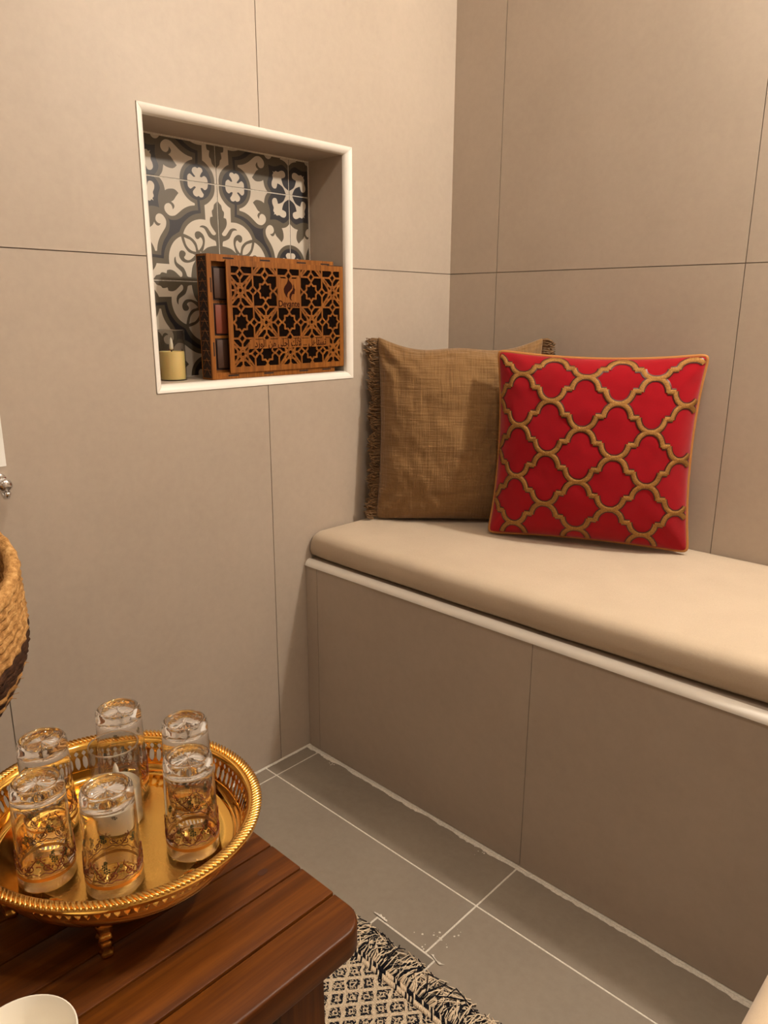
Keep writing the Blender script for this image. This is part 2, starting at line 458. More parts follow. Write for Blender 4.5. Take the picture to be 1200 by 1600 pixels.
# patterned tiles, traced motif: medallion at (0,0), flower at (1,1), mirrored on the diagonal
PAT = {
'swan': [[0.287,0.796],[0.332,0.819],[0.393,0.869],[0.436,0.932],[0.45,1.0],[0.687,1.0],[0.649,0.953],[0.631,0.883],[0.592,0.902],[0.523,0.907],[0.474,0.873],[0.509,0.834],[0.537,0.799],[0.568,0.781],[0.54,0.761],[0.532,0.734],[0.554,0.704],[0.562,0.74],[0.59,0.763],[0.63,0.754],[0.652,0.721],[0.644,0.682],[0.612,0.652],[0.579,0.641],[0.53,0.65],[0.481,0.684],[0.424,0.725],[0.357,0.756],[0.285,0.77]],
'inner': [[0.0,1.0],[0.022,1.0],[0.023,0.944],[0.042,0.888],[0.081,0.84],[0.125,0.804],[0.162,0.785],[0.159,0.636],[0.238,0.635],[0.319,0.611],[0.386,0.566],[0.427,0.515],[0.445,0.474],[0.4,0.463],[0.339,0.436],[0.291,0.39],[0.271,0.323],[0.241,0.294],[0.213,0.312],[0.157,0.351],[0.091,0.37],[0.034,0.378],[0.0,0.378]],
'leaf': [[0.0,0.84],[0.019,0.82],[0.041,0.8],[0.052,0.757],[0.073,0.733],[0.065,0.677],[0.097,0.669],[0.104,0.628],[0.091,0.582],[0.054,0.535],[0.032,0.509],[0.046,0.489],[0.08,0.491],[0.111,0.524],[0.142,0.56],[0.181,0.576],[0.22,0.573],[0.24,0.556],[0.209,0.555],[0.179,0.544],[0.153,0.504],[0.126,0.464],[0.076,0.438],[0.042,0.424],[0.034,0.37],[0.0,0.37]],
'scroll': [[0.218,0.300],[0.196,0.354],[0.183,0.407],[0.185,0.453],[0.205,0.488],[0.245,0.512],[0.284,0.507],[0.304,0.484],[0.3,0.449],[0.279,0.431],[0.255,0.438],[0.241,0.453],[0.221,0.444],[0.21,0.416],[0.213,0.386],[0.235,0.348],[0.277,0.305]],
'lens': [[0.44,0.44],[0.398,0.428],[0.367,0.418],[0.336,0.393],[0.309,0.353],[0.3,0.3]],
'band': [[0.222,0.83],[0.251,0.83],[0.244,0.725],[0.316,0.713],[0.392,0.681],[0.449,0.64],[0.507,0.61],[0.578,0.602],[0.619,0.619],[0.492,0.492],[0.473,0.526],[0.436,0.585],[0.37,0.641],[0.294,0.681],[0.213,0.698]],
'clover': [[0.106,1.0],[0.117,0.956],[0.149,0.936],[0.18,0.953],[0.201,0.95],[0.19,0.924],[0.164,0.892],[0.177,0.864],[0.209,0.858],[0.229,0.87],[0.253,0.86],[0.287,0.874],[0.298,0.905],[0.281,0.929],[0.258,0.952],[0.278,0.96],[0.31,0.939],[0.329,0.933],[0.354,0.954],[0.357,1.0]],
'fblack': [[1.0,1.0],[0.747,1.0],[0.705,0.95],[0.688,0.903],[0.706,0.852],[0.72,0.792],[0.711,0.711]],
'fcream': [[1.0,1.0],[0.958,1.0],[0.92,0.933],[0.872,0.905],[0.835,0.896],[0.828,0.924],[0.812,0.952],[0.776,0.953],[0.752,0.926],[0.755,0.887],[0.772,0.85],[0.765,0.815],[0.782,0.793],[0.77,0.77]],
}
def smooth_poly(P, sub=3, ang=62):
    n = len(P); Q = []; V = [Vector((p[0], p[1])) for p in P]
    sharp = []
    for i in range(n):
        d1 = (V[i] - V[i - 1]); d2 = (V[(i + 1) % n] - V[i])
        if V[i].x < 0.001 or V[i].y > 0.999 or abs(V[i].x - V[i].y) < 0.002: sharp.append(True)
        else: sharp.append(d1.length > 1e-6 and d2.length > 1e-6 and d1.angle(d2) > math.radians(ang))
    for i in range(n):
        p0, p1, p2, p3 = V[i - 1], V[i], V[(i + 1) % n], V[(i + 2) % n]
        Q.append((p1.x, p1.y))
        if sharp[i] and sharp[(i + 1) % n]: continue
        m1 = (p2 - p0) / 2 if not sharp[i] else (p2 - p1)
        m2 = (p3 - p1) / 2 if not sharp[(i + 1) % n] else (p2 - p1)
        if sharp[i]: m1 = (p2 - p1) * 1.5 - m2 * 0.5
        if sharp[(i + 1) % n]: m2 = (p2 - p1) * 1.5 - m1 * 0.5
        for k in range(1, sub):
            t = k / sub; t2, t3 = t * t, t * t * t
            q = p1 * (2 * t3 - 3 * t2 + 1) + m1 * (t3 - 2 * t2 + t) + p2 * (-2 * t3 + 3 * t2) + m2 * (t3 - t2)
            Q.append((q.x, q.y))
    return Q
def halfdisc(r, c=0.235, n=28): return [(c + r * math.cos(PI + PI * k / n), 1 + r * math.sin(PI + PI * k / n)) for k in range(n + 1)]
TS = 0.1955
def tile_mesh(fa, fb):
    """fa, fb = mirror flags; local (x depth, y, z) centred on the tile"""
    g = G(); h = TS / 2
    g.box(-0.006, 0, -h, h, -h, h, 0)
    layers = [('inner', 1, 1), ('swan', 1, 1), ('leaf', 0, 2), ('scroll', 0, 2), ('lens', 1, 1), ('grey', 0, 2), ('disc', 2, 3), ('band', 2, 3), ('fblack', 2, 1), ('clover', 1, 4), ('fcream', 1, 2)]
    for nm, m, lv in layers:
        if nm == 'grey': P = halfdisc(0.214)
        elif nm == 'disc': P = halfdisc(0.172)
        else: P = smooth_poly(PAT[nm])
        for sw in (0, 1):
            pts = [((b, a) if sw else (a, b)) for a, b in P]
            pts = [((1 - a if fa else a), (1 - b if fb else b)) for a, b in pts]
            V = [(lv * 0.00008, (a - 0.5) * TS, (b - 0.5) * TS) for a, b in pts]
            ar = sum(V[i][1] * V[(i + 1) % len(V)][2] - V[(i + 1) % len(V)][1] * V[i][2] for i in range(len(V)))
            if ar < 0: V.reverse()
            g.add(V, [tuple(range(len(V)))], m)
    me = bpy.data.meshes.new('patterned_tile'); me.from_pydata([tuple(v) for v in g.V], [], g.F)
    for m in (M_GREY, M_CREAM, M_BLACK): me.materials.append(m)
    me.polygons.foreach_set('material_index', g.M); me.update(); return me
TM = {(a, b): tile_mesh(a, b) for a in (0, 1) for b in (0, 1)}
# grout seen between the patterned tiles
q = G(); q.box(-ND - 0.008, -ND - 0.0012, ny0 - 0.01, ny1 + 0.01, nz0 - 0.01, nz1 + 0.01); q.build('tile_grout', M_GROUT, wl)
CY, CZ, PITCH = -0.6360, 1.1340, 0.1980
for i in (-2, -1, 0, 1):
    for j in (-1, 0, 1):
        ta, tb = CY + (i + 0.5) * PITCH, CZ + (j + 0.5) * PITCH
        link_mesh('patterned_tile', TM[(abs(i) % 2, abs(j) % 2)], wl, (-ND, ta, tb))

# niche trim, four mitred quarter rounds
def quarter(n=8):
    P = [(0.0, -0.004), (0.0, 0.0012)]
    for k in range(n + 1):
        t = PI / 2 * k / n; P.append((TR * math.sin(t) , 0.0022 - TR * (1 - math.cos(t))))
    P.append((TR * 0.6, -0.0138)); return P
def trim_strip(name, c0, c1, in0, in1, mat):
    """c0->c1 outer corners (y,z), in0/in1 = inward mitre directions"""
    P = quarter(); V = []; F = []; n = len(P)
    for c, d in ((c0, in0), (c1, in1)):
        for s, x in P: V.append((x, c[0] + d[0] * s, c[1] + d[1] * s))
    for k in range(n): F.append((k, (k + 1) % n, n + (k + 1) % n, n + k))
    F.append(tuple(range(n))); F.append(tuple(range(2 * n - 1, n - 1, -1)))
    return soft(fix_normals(struct(mesh(name, V, F, mat, None, True))), 50)
e = 0.0003
trim_strip('trim_1', (NY0 + e, NZ1), (NY1 - e, NZ1), (1, -1), (-1, -1), M_TRIM)
trim_strip('trim_2', (NY0 + e, NZ0), (NY1 - e, NZ0), (1, 1), (-1, 1), M_TRIM)
trim_strip('trim_3', (NY0, NZ0 + e), (NY0, NZ1 - e), (1, 1), (1, -1), M_TRIM)
trim_strip('trim_4', (NY1, NZ0 + e), (NY1, NZ1 - e), (-1, 1), (-1, -1), M_TRIM)

# back wall
g = G(); g.box(-0.0, XR + 0.1, 0.003, 0.15, -0.1, CEIL + 0.1)
wb = struct(g.build('wall_back', M_JOINT))
bj = [0.0, 0.1496, 0.7514, 1.3530, 1.9550, XR]
for i in range(5):
    for j in range(3):
        a0, a1 = bj[i] + (wg if i else 0.0), bj[i + 1] - wg
        q = G(); q.prism([(a0, jz[j] + wg), (a1, jz[j] + wg), (a1, jz[j + 1] - wg), (a0, jz[j + 1] - wg)], FYb, -0.003, 0.0)
        fix_normals(q.build('wall_tile', M_WALL, wb))
# walls on the camera's side, ceiling
g = G(); g.box(XR, XR + 0.1, YF - 0.1, 0.15, -0.1, CEIL + 0.1); struct(g.build('wall_right', M_DIM))
g = G(); g.box(-0.3, XR + 0.1, YF - 0.1, YF, -0.1, CEIL + 0.1); struct(g.build('wall_front', M_DIM))
g = G(); g.box(-0.3, XR + 0.1, YF - 0.1, 0.15, CEIL, CEIL + 0.1); struct(g.build('ceiling', M_PLASTER))

# recessed ceiling lamps
def lamp(x, y, w, dia, label):
    t = tag(empty('ceiling_light_offscreen', (x, y, CEIL)), label, 'light', 'recessed downlights in the ceiling')
    q = G(); q.lathe([(dia / 2, 0.0), (dia / 2 + 0.014, 0.0), (dia / 2 + 0.014, -0.004), (dia / 2, -0.006)], 32, closed=True)
    soft(q.build('bezel', M_TRIM, t, True))
    q = G(); q.lathe([(0.0005, -0.002), (dia / 2, -0.002)], 32); q.build('lens_offscreen', M_LENS, t)
    L = bpy.data.lights.new('ceiling_lamp_offscreen', 'AREA'); L.shape = 'DISK'; L.size = dia; L.energy = w; L.color = WARM
    lo = bpy.data.objects.new('ceiling_lamp_offscreen', L); COL.objects.link(lo); lo.parent = t; lo.location = (0, 0, -0.008)
for x, y, w, dd, lb in LAMPS: lamp(x, y, w, dd, lb)
# globe wall lamp on the back wall over the bench
def sconce(x, y, z, w):
    t = tag(empty('wall_lamp_offscreen', (x, 0, z)), 'small white globe wall lamp on the tiled wall above the bench', 'lamp')
    q = G(); V = []
    for i, (r, d) in enumerate([(0.0005, 0.0), (0.045, 0.0), (0.045, -0.010), (0.036, -0.015), (0.010, -0.018), (0.010, y + 0.050), (0.026, y + 0.052), (0.030, y + 0.040)]):
        for j in range(28): a = 2 * PI * j / 28; V.append((r * math.cos(a), d, r * math.sin(a)))
    q.add(V, [(i * 28 + j, i * 28 + (j + 1) % 28, (i + 1) * 28 + (j + 1) % 28, (i + 1) * 28 + j) for i in range(7) for j in range(28)])
    soft(fix_normals(q.build('bracket', M_CHROME, t, True)))
    q = G(); R = 0.044
    q.lathe([(max(0.0004, R * math.sin(PI * k / 18)), -R * math.cos(PI * k / 18)) for k in range(19)], 32, c=(0, y, 0))
    gm = NT('lit_globe'); em = gm.n('ShaderNodeEmission'); em.inputs[0].default_value = WARM + (1,); em.inputs[1].default_value = w
    gm.l(em.outputs[0], gm.out.inputs[0]); q.build('globe_offscreen', gm.m, t, True)
sconce(*SCONCE)

# ------------------------------------------------------------------ bench
bench = tag(empty('built_in_bench', (0, 0, 0)), 'taupe tiled built-in bench with pale edge trim along the back wall', 'bench')
BH = 0.498
q = G(); q.box(0.0005, XR, -D + 0.004, -0.0005, 0.0, BH - 0.004); q.build('body', M_JOINT, bench)
fj = [0.0005, 0.0399, 0.6368, 1.2388, 1.8408, XR]
for i in range(5):
    a0, a1 = fj[i] + wg * 0.7, fj[i + 1] - wg * 0.7
    q = G(); q.prism([(a0, 0.001), (a1, 0.001), (a1, BH - 0.0145), (a0, BH - 0.0145)], FYb, D - 0.004, D); fix_normals(q.build('front_tile', M_BENCH, bench))
    q = G(); q.prism([(a0, -D + 0.014), (a1, -D + 0.014), (a1, -0.001), (a0, -0.001)], FZ, BH - 0.004, BH); fix_normals(q.build('top_tile', M_BENCH, bench))
P = [(-D + 0.013, BH - 0.004), (-D + 0.013, BH + 0.0015)]
for k in range(9):
    t = PI / 2 * k / 8; P.append((-D + 0.013 - 0.0155 * math.sin(t), BH + 0.0015 - 0.0150 * (1 - math.cos(t))))
P.append((-D + 0.001, BH - 0.0135))
V = [(x, y, z) for x in (0.0008, XR) for y, z in P]; n = len(P)
F = [(k, (k + 1) % n, n + (k + 1) % n, n + k) for k in range(n)] + [tuple(range(n)), tuple(range(2 * n - 1, n - 1, -1))]
o = soft(fix_normals(mesh('edge_trim', V, F, M_TRIM2, bench, True)), 50); o['label'] = 'pale quarter-round edge trim'

# seat cushion
def seat_cushion():
    root = tag(empty('bench_cushion', (0.004, 0, BH + 0.0015)), 'long beige fabric seat cushion lying on the tiled bench', 'cushion')
    L = XR - 0.008; nx = 150; H = 0.068; g = G()
    def prof(x):
        f = 0.5125 + 0.006 * math.sin(x * 3.1 + 0.4) + 0.004 * noise.noise(Vector((x * 5, 3, 0)))
        if x < 0.02: f -= 0.003 * (1 - x / 0.02)
        endz = min(1.0, (0.80 + 0.20 * math.sqrt(max(0, 1 - (1 - min(x, 0.028) / 0.028) ** 2))))
        h = H * (endz if x < 0.028 else 1.0)
        rr = 0.026; P = [(-0.004, 0.0), (-0.004, h - 0.012), (-0.010, h - 0.003), (-0.03, h - 0.001)]
        for k in range(1, 9):
            yy = -0.03 - (f - rr - 0.03) * k / 8
            P.append((yy, h + 0.004 * math.sin(PI * k / 9) * (1 if x > 0.03 else 0.3) + 0.0012 * noise.noise(Vector((x * 9, yy * 9, 1)))))
        for k in range(1, 8):
            t = PI / 2 * k / 7; P.append((-(f - rr) - rr * math.sin(t), h - rr + rr * math.cos(t)))
        P.append((-f - 0.001, h * 0.42)); P.append((-f + 0.004, h * 0.18)); P.append((-f + 0.016, 0.003)); P.append((-f + 0.03, 0.0))
        return P
    xs = [0, 0.002, 0.006, 0.012, 0.02, 0.03] + [0.03 + (L - 0.03) * (k / nx) for k in range(1, nx + 1)]
    V = []; n = len(prof(1.0))
    for x in xs:
        V += [(x, y, z) for y, z in prof(x)]
    F = []
    for i in range(len(xs) - 1):
        for k in range(n):
            F.append((i * n + k, (i + 1) * n + k, (i + 1) * n + (k + 1) % n, i * n + (k + 1) % n))
    F.append(tuple(range(n))); F.append(tuple(range(len(V) - 1, len(V) - n - 1, -1)))
    fix_normals(mesh('cover', V, F, M_SEAT, root, True))
    return root
seat_cushion()
SEAT = BH + 0.0015 + 0.068

# ------------------------------------------------------------------ throw cushions
def cushion_frame(loc, e1, lean):
    e1 = Vector((e1[0], e1[1], 0)).normalized(); n = Vector((e1.y, -e1.x, 0)); z = Vector((0, 0, 1)); a = math.radians(lean)
    e2 = z * math.cos(a) - n * math.sin(a); n2 = n * math.cos(a) + z * math.sin(a)
    return Matrix(((e1.x, e2.x, n2.x, loc[0]), (e1.y, e2.y, n2.y, loc[1]), (e1.z, e2.z, n2.z, loc[2]), (0, 0, 0, 1)))
class Cushion:
    def __init__(s, Wd, H, T, cu, cv, pw=0.42, wr=0.0, seed=0, crown=0.0):
        s.crown = crown
        s.W, s.H, s.T, s.cu, s.cv, s.pw, s.wr, s.seed = Wd, H, T, cu, cv, pw, wr, seed
    def xy(s, u, v):
        cn = 0.026 * (abs(u) * abs(v)) ** 24
        x = s.W / 2 * u * (1 - cn) * (1 - s.cu * max(0, 1 - v * v) ** 0.75 * abs(u) ** 3)
        ct = s.cv[0] if v > 0 else s.cv[1]
        y = s.H / 2 * (1 + v * (1 - cn) * (1 - ct * max(0, 1 - u * u) ** 0.9 * abs(v) ** 3 * (1 - (s.crown if v > 0 else 0) * math.exp(-(u / 0.42) ** 2))))
        if v < 0: y = max(y, 0.0)
        return x, y
    def p(s, u, v, side=1, off=0.0):
        x, y = s.xy(u, v)
        m = max(0.0, (1 - u * u)) * max(0.0, (1 - v * v))
        z = s.T / 2 * m ** s.pw
        if s.wr:
            k = min(1, m * 6)
            z += s.wr * k * (noise.noise(Vector((u * 3.1, v * 3.1, s.seed))) + 0.45 * noise.noise(Vector((u * 9, v * 9, s.seed + 4))))
            cr = max(0, abs(u) * abs(v) - 0.35)
            z += s.wr * 1.6 * cr * min(1, m * 14) * math.sin(22 * (abs(u) - abs(v)) + s.seed)
        return Vector((x, y, side * (z + off)))
    def n(s, u, v):
        e = 0.01; a = s.p(min(u + e, 1), v) - s.p(max(u - e, -1), v); b = s.p(u, min(v + e, 1)) - s.p(u, max(v - e, -1))
        q = a.cross(b); return q.normalized() if q.length > 1e-12 else Vector((0, 0, 1))
    def body(s, name, mat, parent, res=70):
        V = []; F = []; UV = []
        t = [math.sin(PI / 2 * (2 * i / res - 1)) * 0.6 + (2 * i / res - 1) * 0.4 for i in range(res + 1)]
        t[0] = -1; t[-1] = 1; n = res + 1
        for side in (1, -1):
            for j in range(n):
                for i in range(n): V.append(s.p(t[i], t[j], side)); UV.append((t[i] * .5 + .5, t[j] * .5 + .5))
        b = n * n
        for j in range(res):
            for i in range(res):
                a = j * n + i; F.append((a, a + 1, a + n + 1, a + n)); F.append((b + a, b + a + n, b + a + n + 1, b + a + 1))
        o = mesh(name, V, F, mat, parent, True); me = o.data
        uv = me.uv_layers.new(name='uv')
        for lp in me.loops: uv.data[lp.index].uv = UV[lp.vertex_index]
        bm = bmesh.new(); bm.from_mesh(me); bmesh.ops.remove_doubles(bm, verts=bm.verts, dist=1e-5); bm.to_mesh(me); bm.free()
        return o
    def rim(s, n=60, out=0.0):
        P = []
        for k in range(n): P.append(s.p(-1 + 2 * k / n, -1))
        for k in range(n): P.append(s.p(1, -1 + 2 * k / n))
        for k in range(n): P.append(s.p(1 - 2 * k / n, 1))
        for k in range(n): P.append(s.p(-1, 1 - 2 * k / n))
        return P

# brown muslin cushion
br = tag(empty('brown_cushion'), 'brown crinkled muslin throw cushion with fringed sides propped in the corner', 'cushion')
br.matrix_world = cushion_frame((0.203, -0.207, SEAT + 0.0055), (0.751, 0.66), 5.0)
CB = Cushion(0.40, 0.448, 0.180, 0.06, (0.21, 0.02), 0.48, 0.0080, 2, 0.38)
CB.body('cover', M_MUSLIN, br, 110)
def fringe(side, seed):
    rnd = random.Random(seed); g = G()
    for k in range(260):
        v = -0.985 + 1.97 * (k + rnd.uniform(-.3, .3)) / 260; v = max(-1, min(1, v))
        p = CB.p(side, v); L = rnd.uniform(0.017, 0.028) * (0.75 + 0.5 * abs(math.sin(v * 9))); zz = rnd.uniform(-0.009, 0.009)
        P = [p - Vector((side * 0.002, 0, 0))]
        P.append(p + Vector((side * L * 0.5, rnd.uniform(-.002, .004), zz * 0.6)))
        P.append(p + Vector((side * L, rnd.uniform(-.006, .002), zz)))
        P.append(p + Vector((side * L * rnd.uniform(0.5, 0.9), rnd.uniform(-.010, -.003), zz * 1.1)))
        P.append(p + Vector((side * L * rnd.uniform(0.2, 0.8), rnd.uniform(-.013, -.006), zz * 0.8)))
        if p.y < 0.016:
            P = [Vector((q.x, max(0.002, q.y), q.z)) for q in P]
        g.tube(P, rnd.uniform(0.0011, 0.0019), 5, m=0)
    return g.build('fringe', M_FRINGE, br, True, kind='stuff')
fringe(-1, 1); fringe(1, 2)

# red cushion with gold trellis braid
rc = tag(empty('red_cushion'), 'red throw cushion with raised gold trellis braid and ochre piping', 'cushion')
rc.matrix_world = cushion_frame((0.530, -0.160, SEAT + 0.0090), (0.917, 0.399), 4.0)
CR = Cushion(0.438, 0.416, 0.150, 0.080, (0.070, 0.045), 0.46, 0.0030, 6)
CR.body('cover', M_RED, rc, 80)
g = G(); g.tube(CR.rim(70), 0.0040, 8, closed=True); o = g.build('piping', M_PIPE, rc, True); o['label'] = 'ochre corded piping'
ARC = [(0, 1), (0.07, 0.998), (0.14, 0.975), (0.237, 0.90), (0.31, 0.81), (0.36, 0.69), (0.39, 0.57), (0.395, 0.475)]
STEP = [(0.375, 0.50), (0.45, 0.50), (0.55, 0.50), (0.625, 0.50)]
PIECES = [ARC, STEP, [(1 - a, 1 - b) for a, b in reversed(ARC)]]
def densify(P, k=2):
    Q = []
    for i in range(len(P) - 1):
        for j in range(k): t = j / k; Q.append((P[i][0] * (1 - t) + P[i + 1][0] * t, P[i][1] * (1 - t) + P[i + 1][1] * t))
    return Q + [P[-1]]
UP, VP = 0.1585, 0.1345       # half pitch as a share of the face
U0, V0 = 0.460, 1 - 0.115
gb = G(); gd = G()
def squash(y): return y if y < V0 else V0 + (y - V0) * (0.980 - V0) / VP
def braid(path):
    pts = [p for p in path if 0.012 <= p[0] <= 0.988 and 0.012 <= p[1] <= 0.983]
    if len(pts) < 3: return
    def strip(g, half, off, crown):
        V = []; k = len(pts)
        for i in range(k):
            a = Vector(pts[max(i - 1, 0)]); b = Vector(pts[min(i + 1, k - 1)]); d = Vector(((b - a).x * CR.W, (b - a).y * CR.H)).normalized(); nn = Vector((-d.y / CR.W, d.x / CR.H))
            for sgn, cr in ((-1, 0.0), (-0.8, 0.7), (0, 1.0), (0.8, 0.7), (1, 0.0)):
                q = Vector(pts[i]) + nn * half * sgn
                u = max(-0.985, min(0.985, q.x * 2 - 1)); v = max(-0.985, min(0.985, q.y * 2 - 1))
                V.append(CR.p(u, v) + CR.n(u, v) * (off + crown * cr))
        F = [(i * 5 + j, i * 5 + j + 1, (i + 1) * 5 + j + 1, (i + 1) * 5 + j) for i in range(k - 1) for j in range(4)]
        g.add(V, F)
    strip(gd, 0.0074, 0.0008, 0.0006); strip(gb, 0.0048, 0.0013, 0.0011)
for i in range(-5, 6):
    for j in range(-2, 9):
        if (i + j) % 2: continue
        u, v = U0 + i * UP, V0 - j * VP
        for sx in (1, -1):
            # from this node down to the neighbouring node
            for pc in PIECES: braid(densify([(u + sx * a * UP, squash(v - (1 - b) * VP)) for a, b in pc], 3))
o = gd.build('bead_outline', M_BEADS, rc, True); o['label'] = 'dark beaded outline'
o = gb.build('trellis_braid', M_BRAID, rc, True); o['label'] = 'raised gold trellis braid'

# ------------------------------------------------------------------ candle and box in the niche
def candle(loc, label, waxm, h=0.1, r=0.0275, wax_h=0.058, group=None):
    t = tag(empty('led_candle', loc), label, 'candle', group)
    q = G(); w = 0.0014
    q.lathe([(0.0004, 0.0), (r, 0.0), (r, h - 0.0006), (r - w / 2, h), (r - w, h - 0.0006), (r - w, 0.002), (0.0004, 0.002)], 48)
    soft(q.build('glass_cylinder', M_THIN, t, True))
    q = G(); q.tube([((r - w / 2) * math.cos(2 * PI * k / 48), (r - w / 2) * math.sin(2 * PI * k / 48), h) for k in range(48)], 0.0009, 8, closed=True); q.build('rim', M_GLASS, t, True)
    q = G(); rr = r - w - 0.0006
    q.lathe([(0.0004, 0.0024), (rr, 0.0024), (rr, wax_h - 0.002), (rr - 0.0015, wax_h), (rr * 0.7, wax_h - 0.0025), (0.0004, wax_h - 0.003)], 48)
    soft(q.build('wax', waxm, t, True), 50)
    q = G(); z = wax_h - 0.003; q.lathe([(0.0012, z), (0.0012, z + 0.006), (0.0003, z + 0.006)], 10); q.build('wick', M_WICK, t, True)
    q = G(); q.lathe([(0.0003, z + 0.006), (0.0034, z + 0.0065), (0.0041, z + 0.010), (0.0040, z + 0.016), (0.0028, z + 0.024), (0.0012, z + 0.029), (0.0002, z + 0.0305)], 16)
    q.build('flame_tip', M_FLAME, t, True)
    return t
candle((-0.078, -0.8015, nz0), 'ivory flameless candle in a clear glass standing in the wall niche', M_WAX)

bx = tag(empty('wooden_gift_box', (0, 0, nz0)), 'laser-cut wooden gift box with sliding lattice lid standing in the wall niche', 'box')
B0, B1 = -0.748, -0.4075            # body along y
BX0, BX1 = -0.052, -0.016           # depth
BHT = 0.2475
def bbox(name, x0, x1, y0, y1, z0, z1, m, parent=bx, r=0.0): return rbox(name, x0, x1, y0, y1, z0, z1, r, m, parent, 1, False)
bbox('back_panel', BX0, BX0 + 0.003, B0, B1, 0.0005, BHT, M_BOX)
bbox('top_panel', BX0 + 0.003, BX1 - 0.0035, B0, B1, BHT - 0.004, BHT, M_BOX)
bbox('bottom_panel', BX0 + 0.003, BX1 - 0.0035, B0, B1, 0.0005, 0.004, M_BOX)
side = bbox('side_panel', BX0 + 0.003, BX1 - 0.0035, B0, B0 + 0.003, 0.004, BHT - 0.004, M_BURN)
g = G()
for k in range(12):
    z = 0.016 + k * 0.0195
    c = (BX0 + BX1) / 2; w = 0.012
    P = [(c - w, z - 0.007), (c, z + 0.009), (c + w, z - 0.007)]
    for a, b in ((P[0], P[1]), (P[1], P[2]), ((c - w, z + 0.004), (c + w, z + 0.004))): g.tube([(a[0], B0 + 0.0002, a[1]), (b[0], B0 + 0.0002, b[1])], 0.0007, 4)
g.build('side_lattice', M_BOX, side)
bbox('side_panel', BX0 + 0.003, BX1 - 0.0035, B1 - 0.003, B1, 0.004, BHT - 0.004, M_BURN)
for a in ((B0, B0 + 0.0105, 0.0005, BHT), (B0 + 0.0105, B1, BHT - 0.0135, BHT), (B0 + 0.0105, B1, 0.0005, 0.014)):
    fr = bbox('front_rail', BX1 - 0.0035, BX1, a[0], a[1], a[2], a[3], M_BOX)
    if a[1] - a[0] < 0.02:
        for z in (0.062, 0.188): bbox('finger_joint', BX1 - 0.001, BX1 + 0.0003, B0 + 0.0055, B0 + 0.0085, z - 0.014, z + 0.014, M_BURN, fr)
    else:
        zc = (a[2] + a[3]) / 2
        for y in (B0 + 0.052, B0 + 0.145, B0 + 0.245, B0 + 0.315):
            bbox('finger_joint', BX1 - 0.001, BX1 + 0.0003, y - 0.013, y + 0.013, zc - 0.0015, zc + 0.0015, M_BURN, fr)
bbox('lining', BX0 + 0.003, BX0 + 0.006, B0 + 0.003, B1 - 0.003, 0.004, BHT - 0.004, M_DARK)
ins = bbox('insert_board', BX0 + 0.0165, BX0 + 0.0205, B0 + 0.003, B1 - 0.003, 0.004, BHT - 0.004, M_BOXIN)
zb = [(0.162, 0.222, M_CHOC), (0.092, 0.150, M_CHOC2), (0.022, 0.080, M_CHOC)]
for z0, z1, m in zb:
    w = rbox('well', BX0 + 0.0175, BX0 + 0.0216, B0 + 0.0195, B0 + 0.070, z0 - 0.003, z1 + 0.003, 0.0, M_BURN, ins, 1, False)
    rbox('bar', BX0 + 0.0212, BX0 + 0.0250, B0 + 0.0225, B0 + 0.067, z0, z1, 0.003, m, bx, 2)

# sliding lid: lattice strips over a dark inside
LY0, LY1, LZ0, LZ1, LX = -0.7055, -0.3815, 0.0125, 0.2375, -0.0118
lid = empty('lid', (0, 0, 0)); lid.parent = bx
bbox('lid_backing', LX - 0.0036, LX - 0.0026, LY0 + 0.002, LY1 - 0.002, LZ0 + 0.002, LZ1 - 0.002, M_DARK, lid)
g = G(); T0 = LX - 0.0026
m = 0.0115
for y0, y1, z0, z1 in ((LY0, LY0 + m, LZ0, LZ1), (LY1 - m, LY1, LZ0, LZ1), (LY0 + m, LY1 - m, LZ0, LZ0 + m), (LY0 + m, LY1 - m, LZ1 - m, LZ1)): g.box(T0, LX, y0, y1, z0, z1)
c0y, c0z = (LY0 + LY1) / 2, 0.1105; CS = 0.0322          # half cell
ylo, yhi, zlo, zhi = LY0 + m - 0.001, LY1 - m + 0.001, LZ0 + m - 0.001, LZ1 - m + 0.001
def clipseg(a, b):
    t0, t1 = 0.0, 1.0; dx, dy = b[0] - a[0], b[1] - a[1]
    for p, qv in ((-dx, a[0] - ylo), (dx, yhi - a[0]), (-dy, a[1] - zlo), (dy, zhi - a[1])):
        if abs(p) < 1e-12:
            if qv < 0: return None
        else:
            r = qv / p
            if p < 0: t0 = max(t0, r)
            else: t1 = min(t1, r)
    if t0 >= t1: return None
    return (a[0] + dx * t0, a[1] + dy * t0), (a[0] + dx * t1, a[1] + dy * t1)
def strip2(P, w=0.0039, closed=False):
    n = len(P); seg = n if closed else n - 1
    for i in range(seg):
        c = clipseg(P[i], P[(i + 1) % n])
        if not c: continue
        a, b = Vector(c[0]), Vector(c[1]); d = b - a
        if d.length < 1e-5: continue
        d.normalize(); k = Vector((-d.y, d.x)) * w / 2; e = d * w * 0.3
        Q = [a - e - k, b + e - k, b + e + k, a - e + k]
        CNT[0] += 1; g.prism([(q.x, q.y) for q in Q], FX, T0 + 0.0002, LX - 0.000011 * (CNT[0] % 53))
CNT = [0]
